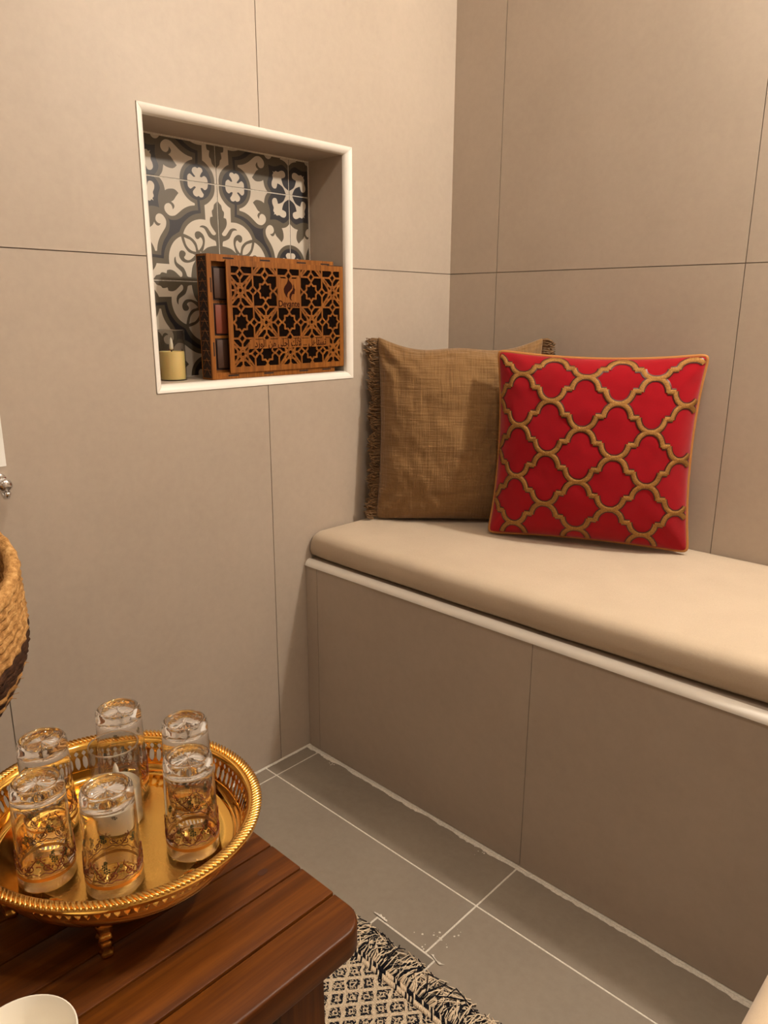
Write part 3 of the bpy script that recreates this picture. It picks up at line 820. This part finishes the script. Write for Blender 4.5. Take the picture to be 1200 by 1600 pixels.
def cell(cy, cz, star):
    L = lambda P: [(cy + a * CS, cz + b * CS) for a, b in P]
    if star:
        S8 = []
        for k in range(16):
            r = 0.60 if k % 2 == 0 else 0.455; t = PI * k / 8; S8.append((r * math.cos(t), r * math.sin(t)))
        strip2(L(S8), closed=True)
    else:
        strip2(L([(0.17 * math.cos(PI * k / 8), 0.17 * math.sin(PI * k / 8)) for k in range(16)]), 0.0028, True)
        strip2(L([(0.36, 0), (0, 0.36), (-0.36, 0), (0, -0.36)]), closed=True)
        for k in range(4):
            r = lambda a, b, k=k: [(a, b), (-b, a), (-a, -b), (b, -a)][k]
            strip2(L([r(0.1, 0.28), r(0.9, 0.98)])); strip2(L([r(-0.1, 0.28), r(-0.9, 0.98)]))
            strip2(L([r(-0.95, 0.62), r(-0.5, 0.80), r(0, 0.60), r(0.5, 0.80), r(0.95, 0.62)][:0] + [r(0.85 * math.sin(t / 6 * 1.2), 0.42 + 0.34 * (1 - math.cos(t / 6 * 1.2)) ) for t in range(-6, 7)]), 0.0028)
            strip2(L([r(0, 0.36), r(0, 0.72)]))
    for k in range(4):
        r = lambda a, b, k=k: [(a, b), (-b, a), (-a, -b), (b, -a)][k]
        strip2(L([r(0, 0.70), r(0.28, 1.0)])); strip2(L([r(0, 0.70), r(-0.28, 1.0)]))
        if k in (0, 3): strip2(L([r(0.28, 1.0), r(1.0, 1.0)])); strip2(L([r(-0.28, 1.0), r(-1.0, 1.0)]))
        if star: strip2(L([r(0, 0.58), r(0, 0.72)]), 0.0040)
for i in range(-2, 3):
    for j in range(-2, 3):
        cell(c0y + i * 2 * CS, c0z + 0.004 + j * 2 * CS, (i + j) % 2 == 0)
lat = g.build('lattice', M_BOX, lid); fix_normals(lat)
plate = bbox('logo_plate', T0, LX + 0.0004, c0y - CS + 0.0005, c0y + CS - 0.0005, c0z + 0.004 + CS - 0.001, c0z + 0.004 + CS + 0.0595, M_BOX, lid)
band = bbox('text_plate', T0, LX + 0.0004, LY0 + 0.052, LY1 - 0.044, 0.0600, 0.0790, M_BOX, lid)
def text(name, body, size, y, z, m, parent, x, sx=1.0, align='CENTER', bold=0.0):
    cu = bpy.data.curves.new(name, 'FONT'); cu.body = body; cu.size = size; cu.align_x = align; cu.align_y = 'CENTER'; cu.offset = bold
    cu.resolution_u = 4
    t = bpy.data.objects.new(name, cu); COL.objects.link(t)
    dg = bpy.context.evaluated_depsgraph_get(); me = bpy.data.meshes.new_from_object(t.evaluated_get(dg))
    COL.objects.unlink(t); bpy.data.objects.remove(t)
    for v in me.vertices: v.co = Vector((x, y + v.co.x * sx, z + v.co.y))
    me.materials.clear(); me.materials.append(m)
    o = bpy.data.objects.new(name, me); COL.objects.link(o); o.parent = parent; return o
TXX = LX + 0.0007
lg = text('lettering', 'Devante', 0.0185, c0y - 0.001, 0.1530, M_ENGR, lid, TXX, 0.95, bold=0.0003)
AR = ('\uFEA9\uFEAD\uFEEE\uFEDF\uFE8D', '\uFEE6\uFEE3', '\uFEF0\uFEE0\uFEA3\uFE83', '\uFEDA\uFEE7\uFEF7', '...', '\uFEDE\uFEEB\uFE8E\uFE98\uFEB4\uFE97')
text('lettering', ' '.join(AR), 0.0215, (LY0 + 0.052 + LY1 - 0.044) / 2, 0.0700, M_ENGR, lid, TXX, 0.80, bold=0.00035)
text('lettering', 'Oud Amber', 0.0075, B0 + 0.048, 0.1555, M_ENGR, ins, BX0 + 0.0208)
# woman's profile with flowing hair
HAIR = [(0.30, 1.0), (0.36, 0.88), (0.47, 0.78), (0.53, 0.66), (0.50, 0.55), (0.40, 0.47), (0.28, 0.38), (0.22, 0.27), (0.23, 0.16), (0.15, 0.24), (0.06, 0.38), (0.04, 0.52), (0.10, 0.64), (0.20, 0.74), (0.27, 0.86)]
FACE = [(0.58, 0.74), (0.62, 0.66), (0.63, 0.58), (0.69, 0.49), (0.65, 0.47), (0.66, 0.43), (0.64, 0.40), (0.65, 0.36), (0.61, 0.32), (0.55, 0.33), (0.50, 0.30), (0.46, 0.22), (0.44, 0.12), (0.50, 0.04), (0.40, 0.08), (0.34, 0.18), (0.36, 0.30), (0.44, 0.40), (0.54, 0.50), (0.58, 0.60)]
q = G()
for P in (HAIR, FACE):
    q.prism([(c0y - 0.017 + a * 0.050, 0.158 + b * 0.050) for a, b in P], FX, LX + 0.0003, LX + 0.0007)
fix_normals(q.build('emblem', M_ENGR, lid))
bbox('runner', LX - 0.0075, LX - 0.004, B1 - 0.02, LY1 + 0.0012, LZ1 + 0.0002, LZ1 + 0.0018, M_BURN, lid)
bbox('runner', LX - 0.0075, LX - 0.004, B1 - 0.02, LY1 + 0.0012, LZ0 - 0.0018, LZ0 - 0.0002, M_BURN, lid)

# ------------------------------------------------------------------ paper and hook on the left wall
pp = tag(rbox('paper_sheet', 0.0003, 0.0011, -1.3850, -1.1755, 0.8205, 1.118, 0.0, M_PAPER, None, 1, False), 'white paper sheet fixed flat to the beige wall', 'paper')
hk = tag(empty('wall_hook', (0.0, -1.194, 0.7955)), 'round chrome robe hook on the wall below the paper', 'hook')
AX = lambda pr, n=28: [(z, r) for r, z in pr]
def lathe_x(prof, n=28):
    V = []; F = []
    for r, x in prof:
        for j in range(n): t = 2 * PI * j / n; V.append((x, r * math.cos(t), r * math.sin(t)))
    for i in range(len(prof) - 1):
        for j in range(n): F.append((i * n + j, (i + 1) * n + j, (i + 1) * n + (j + 1) % n, i * n + (j + 1) % n))
    return V, F
V, F = lathe_x([(0.0002, 0.0002), (0.0165, 0.0002), (0.0165, 0.004), (0.0150, 0.0058), (0.0075, 0.0066), (0.0065, 0.014), (0.0062, 0.026)])
soft(fix_normals(mesh('rosette', V, F, M_CHROME, hk, True)), 50)
V, F = lathe_x([(0.0062, 0.026), (0.009, 0.027), (0.0115, 0.031), (0.012, 0.036), (0.0105, 0.041), (0.006, 0.0435), (0.0002, 0.044)])
fix_normals(mesh('knob', V, F, M_CHROME, hk, True))
g = G(); g.tube([(0.020, 0, -0.004), (0.024, 0, -0.014), (0.032, 0, -0.021), (0.041, 0, -0.019), (0.046, 0, -0.010)], [0.004, 0.0042, 0.0042, 0.0042, 0.0046], 10)
g.build('lower_prong', M_CHROME, hk, True)

# ------------------------------------------------------------------ basket on its stand
bk = empty('woven_basket', (0, 0, 0))
tag(bk, 'round straw basket with natural top and dark brown striped bands on a metal stand', 'basket')
dirc = Vector((1.312 - 0.29, -1.639 + 1.44, 0)).normalized()
tilt = math.radians(20); axis = Vector((0, 0, 1)).cross(dirc)
Rm = Matrix.Rotation(tilt, 4, axis)
rimc = Vector((0.287, -1.444, 0.767)); BHH = 0.245
base = rimc - (Rm @ Vector((0, 0, BHH)))
bk.matrix_world = Matrix.Translation(base) @ Rm
NC = 17
def brad(t): return 0.118 + 0.040 * math.sin(min(1, t * 1.7) * PI * 0.5) - 0.008 * max(0, t - 0.55) / 0.45
colors = [1, 1, 0, 1, 0, 1, 0, 1, 1, 1, 0, 0, 0, 0, 0, 0, 0]
for k in range(NC):
    t = k / (NC - 1); r = brad(t); z = 0.010 + t * (BHH - 0.016); V = []; F = []; n = 132; mm = 7; rr = 0.0088
    top = k == NC - 1
    for j in range(n):
        th = 2 * PI * j / n
        for i in range(mm):
            ph = 2 * PI * i / mm
            q = 1 + (0.20 * math.sin(44 * th + ph + k) if not top else 0.12 * math.sin(36 * th + 2 * ph)) + 0.12 * noise.noise(Vector((th * 14, ph, k)))
            a = rr * q * (1.12 if top else 1.0)
            V.append(((r + a * math.cos(ph)) * math.cos(th), (r + a * math.cos(ph)) * math.sin(th), z + a * math.sin(ph)))
    for j in range(n):
        for i in range(mm): F.append((j * mm + i, ((j + 1) % n) * mm + i, ((j + 1) % n) * mm + (i + 1) % mm, j * mm + (i + 1) % mm))
    mesh('coil' if not top else 'wrapped_rim', V, F, M_STRAW if not colors[k] else M_STRAWD, bk, True)
# bottom of spiral coils
g = G()
for r in (0.012, 0.030, 0.048, 0.066, 0.084, 0.102):
    g.tube([(r * math.cos(2 * PI * j / 40), r * math.sin(2 * PI * j / 40), 0.008) for j in range(40)], 0.0095, 6, closed=True)
g.build('bottom', M_STRAWD, bk, True)
g = G(); rs = random.Random(5)
for k in range(46):
    th = rs.uniform(0, 2 * PI); kk = rs.choice([0, 1, 3, 5, 8, 9]); t = kk / (NC - 1); r = brad(t) + 0.008; z = 0.01 + t * (BHH - 0.016)
    c, s = math.cos(th), math.sin(th); L = rs.uniform(0.006, 0.013)
    g.tube([(r * c, r * s, z), ((r + L * 0.7) * c - 0.003 * s, (r + L * 0.7) * s + 0.003 * c, z + rs.uniform(-.004, .006))], 0.0005, 4)
g.build('loose_straw', M_STRAW, bk, kind='stuff')

st = tag(empty('basket_stand', (base.x, base.y, 0)), 'thin dark metal stand with round legs under the straw basket', 'stand')
g = G(); rh = 0.092
Rz = base.z
ring = [Rm @ Vector((rh * math.cos(2 * PI * k / 48), rh * math.sin(2 * PI * k / 48), -0.0045)) + Vector((0, 0, Rz)) for k in range(48)]
g.tube(ring, 0.003, 8, closed=True); g.build('ring', M_STEEL, st, True)
for k in (2, 18, 34):
    p = ring[k]; foot = Vector((p.x * 1.12, p.y * 1.12, 0.0))
    g = G(); g.tube([p, p.lerp(foot, 0.5), foot], 0.003, 8); g.build('leg', M_STEEL, st, True)

# ------------------------------------------------------------------ table
tb = tag(empty('coffee_table', (0.0, 0.0, 0.0)), 'low brown slatted wooden coffee table carrying the gold tray', 'table')
TZ = 0.45; TH = 0.034; TX0, TX1 = 0.402, 0.8490; TY1, TY0 = -1.1690, -1.98
edges = [TX0, 0.4600, 0.5155, 0.5712, 0.6268, 0.6827, 0.7380, 0.7937, TX1]
for i in range(8):
    a0, a1 = edges[i] + 0.0009, edges[i + 1] - 0.0009
    if i in (0, 7):
        P = []
        R = 0.030; sg = 1 if i == 7 else -1
        ex = a1 if i == 7 else a0; ix = a0 if i == 7 else a1
        arc = []
        for yy, ys in ((TY0, -1), (TY1, 1)):
            A = [(ex - sg * (R - R * math.sin(t)), yy - ys * (R - R * math.cos(t))) for t in [PI / 2 * k / 8 for k in range(9)]]
            arc.append(A)
        P = [(ix, TY0)] + arc[0] + arc[1][::-1] + [(ix, TY1)]
        bm = bmesh.new(); vs = [bm.verts.new((x, y, TZ - TH)) for x, y in P]; f = bm.faces.new(vs)
        r = bmesh.ops.extrude_face_region(bm, geom=[f])
        for v in [q for q in r['geom'] if isinstance(q, bmesh.types.BMVert)]: v.co.z = TZ
        bmesh.ops.recalc_face_normals(bm, faces=bm.faces)
        es = [e for e in bm.edges if all(v.co.z > TZ - 1e-6 for v in e.verts) or all(v.co.z < TZ - TH + 1e-6 for v in e.verts)]
        bmesh.ops.bevel(bm, geom=es, offset=0.0035, segments=3, profile=0.5, affect='EDGES')
        me = bpy.data.meshes.new('top_board'); bm.to_mesh(me); bm.free(); me.materials.append(M_TABLE)
        me.polygons.foreach_set('use_smooth', [True] * len(me.polygons))
        o = bpy.data.objects.new('top_board', me); COL.objects.link(o); o.parent = tb; soft(o, 40)
    else:
        rbox('top_board', a0, a1, TY0, TY1, TZ - TH * 0.8, TZ, 0.0016, M_TABLE, tb, 2)
for (kx, ky) in ((0.712, -1.205), (0.64, -1.50)):
    q = G(); q.add([(kx + 0.0045 * math.cos(t * PI / 6), ky + 0.007 * math.sin(t * PI / 6), TZ + 0.0002) for t in range(12)], [tuple(range(12))]); q.build('knot', M_KNOT, tb)
rbox('apron', TX0 + 0.04, TX1 - 0.04, TY1 - 0.075, TY1 - 0.05, TZ - TH - 0.05, TZ - TH * 0.8, 0.002, M_TABLE, tb, 1)
rbox('apron', TX0 + 0.04, TX1 - 0.04, TY0 + 0.05, TY0 + 0.075, TZ - TH - 0.05, TZ - TH * 0.8, 0.002, M_TABLE, tb, 1)
rbox('apron', TX1 - 0.065, TX1 - 0.042, TY0 + 0.05, TY1 - 0.05, TZ - TH - 0.05, TZ - TH * 0.8, 0.002, M_TABLE, tb, 1)
rbox('apron', TX0 + 0.042, TX0 + 0.065, TY0 + 0.05, TY1 - 0.05, TZ - TH - 0.05, TZ - TH * 0.8, 0.002, M_TABLE, tb, 1)
for lx, sx in ((TX0 + 0.055, -1), (TX1 - 0.055, 1)):
    for ly, sy in ((TY0 + 0.075, -1), (TY1 - 0.075, 1)):
        g = G(); V = []
        for z, h, s in ((TZ - TH, 0.030, 0.0), (TZ - 0.16, 0.027, 0.004), (0.007, 0.020, 0.014)):
            cx, cy = lx + sx * s, ly + sy * s
            V += [(cx - h, cy - h, z), (cx + h, cy - h, z), (cx + h, cy + h, z), (cx - h, cy + h, z)]
        F = [(0, 1, 2, 3), (11, 10, 9, 8)]
        for i in range(2):
            for k in range(4): F.append((i * 4 + k, i * 4 + 4 + k, i * 4 + 4 + (k + 1) % 4, i * 4 + (k + 1) % 4))
        g.add(V, F); fix_normals(g.build('leg', M_TABLEX, tb))

# ------------------------------------------------------------------ gold tray
TC = Vector((0.5965, -1.3180)); AXA, AXB = 0.1655, 0.1505; TROT = math.atan2(0.3549, 0.9349)
ZFL = 0.047
tray = tag(empty('serving_tray', (TC.x, TC.y, TZ), TROT), 'oval gold serving tray with pierced gallery rim on little feet', 'tray')
NT_ = 128
def ring_lathe(prof, name, mat, smooth=True, n=NT_, closed=False):
    q = G(); q.lathe(prof, n, AXA, AXB, closed=closed); return soft(fix_normals(q.build(name, mat, tray, smooth)), 45)
ring_lathe([(0.002, ZFL), (0.28, ZFL), (0.50, ZFL), (0.625, ZFL), (0.632, ZFL + 0.0002)], 'engraved_floor', M_GOLDE)
ring_lathe([(0.632, ZFL + 0.0002), (0.645, ZFL + 0.0002), (0.655, ZFL - 0.0002), (0.70, ZFL - 0.0002), (0.79, ZFL), (0.815, ZFL + 0.0012), (0.834, ZFL + 0.005), (0.842, ZFL + 0.0105), (0.848, ZFL + 0.0125), (0.860, ZFL + 0.0125),
            (0.860, ZFL + 0.0105), (0.852, ZFL + 0.004), (0.825, ZFL - 0.0012), (0.79, ZFL - 0.0022), (0.5, ZFL - 0.0022), (0.002, ZFL - 0.0022)], 'cove', M_GOLD)
# pierced gallery
ZG0, ZG1, RG0, RG1 = ZFL + 0.0115, ZFL + 0.0385, 0.854, 0.908
q = G(); NB = 96
W8 = [(0.0, 1.0), (0.08, 0.95), (0.16, 0.55), (0.26, 0.34), (0.50, 0.34), (0.60, 0.55), (0.67, 0.96), (0.74, 0.55), (0.79, 0.42), (0.84, 0.55), (0.90, 0.98), (1.0, 1.0)]
for k in range(NB):
    t0 = 2 * PI * k / NB; hw = PI / NB
    V = []
    for t, w in W8:
        r = RG0 + (RG1 - RG0) * t ** 1.15; z = ZG0 + (ZG1 - ZG0) * t
        for dr in (0.0, 0.008):
            for s in (-1, 1):
                a = t0 + s * hw * w; V.append(((r + dr) * AXA * math.cos(a), (r + dr) * AXB * math.sin(a), z))
    F = []
    for i in range(len(W8) - 1):
        a = i * 4; b = a + 4
        F += [(a, a + 1, b + 1, b), (a + 2, b + 2, b + 3, a + 3), (a, b, b + 2, a + 2), (a + 1, a + 3, b + 3, b + 1)]
    q.add(V, F)
fix_normals(q.build('pierced_gallery', M_GOLD, tray))
ring_lathe([(0.898, ZG1 - 0.001), (0.912, ZG1 + 0.003), (0.925, ZG1 + 0.0045), (0.940, ZG1 + 0.0045), (0.955, ZG1 + 0.006), (0.985, ZG1 + 0.0055), (1.0, ZG1 + 0.002), (0.995, ZG1 - 0.002), (0.96, ZG1 - 0.002), (0.92, ZG1 - 0.001)], 'rim', M_GOLD, closed=True)
def rope(name, rad, z, n, lx, ly, lz, slant, mat):
    q = G()
    for k in range(n):
        t = 2 * PI * k / n; c = Vector((rad * AXA * math.cos(t), rad * AXB * math.sin(t), z))
        tg = Vector((-AXA * math.sin(t), AXB * math.cos(t), 0)).normalized(); nr = Vector((tg.y, -tg.x, 0))
        a = (tg * math.cos(slant) + nr * math.sin(slant)); b = Vector((-a.y, a.x, 0))
        V = [c + a * lx]; F = []
        for i in range(1, 4):
            ph = PI * i / 4
            for j in range(6):
                th = 2 * PI * j / 6
                V.append(c + a * lx * math.cos(ph) + (b * ly * math.cos(th) + Vector((0, 0, lz)) * math.sin(th)) * math.sin(ph))
        V.append(c - a * lx)
        for j in range(6): F.append((0, 1 + j, 1 + (j + 1) % 6)); F.append((19, 13 + (j + 1) % 6, 13 + j))
        for i in range(2):
            for j in range(6): F.append((1 + i * 6 + j, 7 + i * 6 + j, 7 + i * 6 + (j + 1) % 6, 1 + i * 6 + (j + 1) % 6))
        q.add(V, F)
    return q.build(name, mat, tray, True)
rope('rope_border', 0.970, ZG1 + 0.0055, 190, 0.0080, 0.0021, 0.0026, math.radians(52), M_GOLDR)
rope('beaded_edge', 0.965, ZG1 - 0.0035, 150, 0.0016, 0.0016, 0.0016, 0, M_GOLDR)
footxy = Vector((0.6903, -1.3824)) - TC
fa = math.atan2(footxy.y, footxy.x) - TROT
PR = [(0.0003, 0.001), (0.0062, 0.001), (0.0075, 0.004), (0.0066, 0.0075), (0.0048, 0.010), (0.0056, 0.014), (0.0068, 0.018), (0.0060, 0.021), (0.0050, 0.023), (0.0072, 0.0255), (0.0088, 0.0275), (0.0070, 0.030), (0.0074, 0.034), (0.0098, 0.039), (0.0125, 0.0435), (0.0125, ZFL - 0.0018)]
for a in (fa, PI - fa, PI + fa, -fa):
    fx, fy = 0.1138 * math.cos(a), 0.1138 * math.sin(a)
    q = G()
    V = []; n = 20
    for r, z in PR:
        for j in range(n):
            t = 2 * PI * j / n; rr = r * (1 + 0.10 * math.cos(5 * t)); out = 0.0035 * math.sin(z / 0.045 * PI)
            V.append((fx + rr * math.cos(t) + out * math.cos(a), fy + rr * math.sin(t) + out * math.sin(a), z - 0.0008))
    F = [(i * n + j, i * n + (j + 1) % n, (i + 1) * n + (j + 1) % n, (i + 1) * n + j) for i in range(len(PR) - 1) for j in range(n)]
    q.add(V, F); fix_normals(q.build('foot', M_GOLD, tray, True))

# ------------------------------------------------------------------ tumblers, upside down on the tray
GH = 0.113
def rout(z): return 0.0292 - (0.0292 - 0.0262) * z / GH
def make_glass():
    t = empty('tea_glass', (0, 0, 0))
    n = 96; wl_ = 0.0017
    prof = [(rout(0) - 0.0009, 0.0), (rout(0), 0.0009), (rout(.03), .03), (rout(.06), .06), (rout(.09), .09), (rout(.0965), .0965), (rout(.098) - 0.0006, .0985), (rout(.1), .1005),
            (rout(.106), .106), (rout(.110) - 0.0006, .110), (0.0236, GH - 0.0004), (0.0222, GH), (0.0208, GH - 0.0006), (0.0198, GH - 0.003), (0.0180, GH - 0.0042), (0.0130, GH - 0.0044), (0.0070, GH - 0.0042), (0.0003, GH - 0.0040)]
    mod = lambda i, th: (0.0007 * math.cos(20 * th) * (1.0, 1.0, 0.6)[i - 14] if 14 <= i <= 16 else (0.0006 * math.cos(20 * th) if i == 13 else 0))
    q = G(); q.lathe(prof, n, zmod=mod)
    zi = GH - 0.0150
    inner = [(0.0003, zi), (0.012, zi), (rout(zi) - wl_ - 0.004, zi - 0.0006), (rout(zi) - wl_ - 0.001, zi - 0.003), (rout(.09) - wl_, .09), (rout(.06) - wl_, .06), (rout(.03) - wl_, .03), (rout(0) - wl_, 0.0009), (rout(0) - 0.0009, 0.0)]
    q.lathe(inner, n)
    o = q.build('body', M_GLASS, t, True)
    bm = bmesh.new(); bm.from_mesh(o.data); bmesh.ops.remove_doubles(bm, verts=bm.verts, dist=1e-6); bmesh.ops.recalc_face_normals(bm, faces=bm.faces); bm.to_mesh(o.data); bm.free()
    soft(o, 50)
    off = 0.0003
    q = G(); q.lathe([(rout(z) + off, z) for z in (0.0125, 0.0165)], 64); q.lathe([(rout(z) + off, z) for z in (0.0178, 0.0184)], 64); q.build('gilt_band', M_BAND, t, True)
    q = G()
    def onr(s, z, o=off): th = s / rout(z); return (( rout(z) + o) * math.cos(th), (rout(z) + o) * math.sin(th), z)
    circ = 2 * PI * rout(0.03); NM = 6
    def vine(pts, r=0.00062): q.tube([onr(a, b) for a, b in pts], r, 4)
    for k in range(NM):
        c = circ * k / NM
        for s in (-1, 1):
            sp = []
            for i in range(20):
                a = i / 19 * 2.0 * 2 * PI * 0.75; r = 0.0052 * (1 - i / 22)
                sp.append((c + s * (0.0065 + r * math.cos(a + PI)), 0.0285 + r * 0.95 * math.sin(a + PI)))
            vine(sp)
            vine([(c, 0.0215), (c + s * 0.004, 0.0200), (c + s * 0.009, 0.0225), (c + s * circ / NM / 2, 0.0205)])
            vine([(c + s * 0.002, 0.0225), (c + s * 0.0045, 0.0255), (c + s * 0.010, 0.0345), (c + s * 0.0125, 0.0385), (c + s * 0.0115, 0.0420)], 0.0007)
            for lx, lz in ((0.012, 0.037), (0.0085, 0.0375), (0.0135, 0.0305)):
                q.add([onr(c + s * (lx + a), lz + b) for a, b in ((-0.0016, 0), (0, 0.0011), (0.0018, 0.0002), (0, -0.0010))], [(0, 1, 2, 3)])
    q.build('scroll_print', M_SCROLL, t, True, kind='stuff')
    q = G()
    def blossom(c, z, r=0.0014, d=0.0025):
        for i in range(7):
            a = PI / 3 * i + PI / 6; dd = d if i < 6 else 0.0
            q.add([onr(c + dd * math.cos(a) + r * 0.8 * math.cos(w), z + dd * math.sin(a) + r * 0.8 * math.sin(w), off + 0.0001) for w in [PI / 3 * j for j in range(6)]], [tuple(range(6))])
    for k in range(3):
        c = circ * k / 3
        blossom(c + 0.0008, 0.0345); blossom(c - 0.0010, 0.0398, 0.0012, 0.0021); blossom(c + 0.0002, 0.0440, 0.0009, 0.0014)
        blossom(c + circ / 6, 0.0600, 0.0012, 0.0021); blossom(c + circ / 6 + 0.0012, 0.0645, 0.0010, 0.0016)
        blossom(c + 0.0005, 0.0690, 0.0012, 0.0021); blossom(c - 0.0010, 0.0735, 0.0010, 0.0016)
        for s in (-1, 1): blossom(c + s * 0.0105, 0.0335, 0.0009, 0.0017); blossom(c + s * 0.0145, 0.0365, 0.0008, 0.0015)
    q.build('flower_print', M_FLOWER, t, kind='stuff')
    return t
proto = make_glass()
GL = [((0.6553, -1.3512), 0.20, 'upturned printed tea glass nearest the tray foot, between two other glasses'),
      ((0.5942, -1.3955), 0.75, 'upturned printed tea glass standing on the tray in front of the basket'),
      ((0.5199, -1.3590), 0.10, 'upturned printed tea glass standing under the basket edge, by the wall side of the tray'),
      ((0.5185, -1.2668), 0.50, 'upturned printed tea glass standing right behind the candle on the tray'),
      ((0.6008, -1.2265), 1.00, 'upturned printed tea glass on the tray, farthest from the basket'),
      ((0.6668, -1.2640), 0.33, 'upturned printed tea glass on the tray closest to the bare end of the table')]
for i, (p, a, lb) in enumerate(GL):
    o = proto if i == 0 else copy_tree(proto)
    o.location = (p[0], p[1], TZ + ZFL + 0.0004); o.rotation_euler = (0, 0, -0.42 + (a - 0.45) * 1.1)
    tag(o, lb, 'glass', 'upturned glasses on the gold tray')
candle((0.5690, -1.3000, TZ + ZFL + 0.0003), 'pale flameless candle in a clear glass standing among the tumblers on the tray', M_WAX2, wax_h=0.048)

# ------------------------------------------------------------------ white bowl on the table
cp = tag(empty('white_bowl', (0.7717, -1.4939, TZ)), 'small round white bowl standing on the wooden table', 'bowl')
q = G()
prof = [(0.0003, 0.004), (0.022, 0.004), (0.023, 0.0005), (0.025, 0.0005), (0.0258, 0.004), (0.035, 0.016), (0.0415, 0.034), (0.0440, 0.050), (0.0438, 0.0512), (0.0428, 0.0515), (0.0420, 0.0505),
        (0.0392, 0.034), (0.0325, 0.0185), (0.022, 0.0085), (0.0003, 0.0075)]
q.lathe(prof, 56); soft(fix_normals(q.build('bowl', M_CERAMIC, cp, True)), 60)

# ------------------------------------------------------------------ rug
rg = tag(empty('woven_rug', (0.42, -0.893, 0.0)), 'flat black and cream diamond-woven rug with fringed end partly under the table', 'rug')
RL, RW = 0.69, 1.3
nx, ny = 70, 100; V = []; F = []
for j in range(ny + 1):
    for i in range(nx + 1):
        x, y = RL * i / nx, -RW * j / ny
        z = 0.0055 + 0.0008 * noise.noise(Vector((x * 22, y * 22, 0)))
        V.append((x, y, z))
for j in range(ny):
    for i in range(nx):
        a = j * (nx + 1) + i; F.append((a, a + nx + 1, a + nx + 2, a + 1))
k = len(V); bd = [i for i in range(nx + 1)] + [(j) * (nx + 1) + nx for j in range(1, ny + 1)] + [ny * (nx + 1) + i for i in range(nx - 1, -1, -1)] + [j * (nx + 1) for j in range(ny - 1, 0, -1)]
for i in bd: V.append((V[i][0], V[i][1], 0.0004))
n = len(bd)
for i in range(n): F.append((bd[i], bd[(i + 1) % n], k + (i + 1) % n, k + i))
fix_normals(mesh('weave', V, F, M_RUG, rg, True))
rf = random.Random(11); gc = G(); gk = G()
N = 250
for k in range(N):
    x = RL * (k + 0.5) / N
    for rep in range(3):
        g_ = gc if rf.random() < 0.55 else gk
        L = rf.uniform(0.030, 0.056); dx = 0.012 * math.sin(x * 70) + rf.uniform(-0.016, 0.018); curl = rf.uniform(-0.022, 0.022)
        z = rf.uniform(0.002, 0.008)
        P = [(x + rf.uniform(-.001, .001), -0.004, 0.0055), (x + dx * 0.2, L * 0.25, 0.006 + z * 0.6), (x + dx * 0.6 + curl * 0.5, L * 0.55, 0.003 + z), (x + dx + curl, L * 0.85, 0.002 + z * 0.6), (x + dx - curl * 0.4, L, 0.0015 + z * 0.3)]
        g_.tube(P, rf.uniform(0.0008, 0.0013), 4)
gh = [G(), G()]
for k in range(190):
    x = RL * (k + 0.5) / 190
    for y0, y1, m in ((-0.002, -0.009, 0), (-0.010, -0.018, 1)):
        gh[0 if rf.random() < (0.72 if m else 0.45) else 1].tube([(x, y0, 0.0060), (x + 0.004, (y0 + y1) / 2, 0.0074), (x + 0.007 + rf.uniform(-.001, .001), y1, 0.0060)], 0.0015, 5)
gc.build('cream_fringe', M_YARNC, rg, True, kind='stuff'); gk.build('black_fringe', M_YARNB, rg, True, kind='stuff')
gh[0].build('cream_hem_stitch', M_YARNC, rg, True, kind='stuff'); gh[1].build('black_hem_stitch', M_YARNB, rg, True, kind='stuff')

# ------------------------------------------------------------------ upholstered stool at the camera's side
so = tag(empty('upholstered_stool', (1.39, -1.075, 0.0)), 'cream upholstered stool with rounded seat standing in front of the tiled bench', 'stool')
rbox('seat', -0.220, 0.220, -0.225, 0.225, 0.335, 0.455, 0.050, M_POUF, so, 6)
g = G(); hw = 0.192; g.tube([(hw * sx, hw * sy, 0.337) for sx, sy in ((-1, -1), (1, -1), (1, 1), (-1, 1))], 0.004, 8, closed=True); g.build('piping', M_POUF, so, True)
rbox('frame', -0.185, 0.185, -0.185, 0.185, 0.29, 0.336, 0.004, M_TABLEX, so, 1)
for sx in (-1, 1):
    for sy in (-1, 1):
        g = G(); g.tube([(sx * 0.150, sy * 0.150, 0.292), (sx * 0.165, sy * 0.165, 0.0)], [0.021, 0.013], 14); g.build('leg', M_TABLEX, so, True)
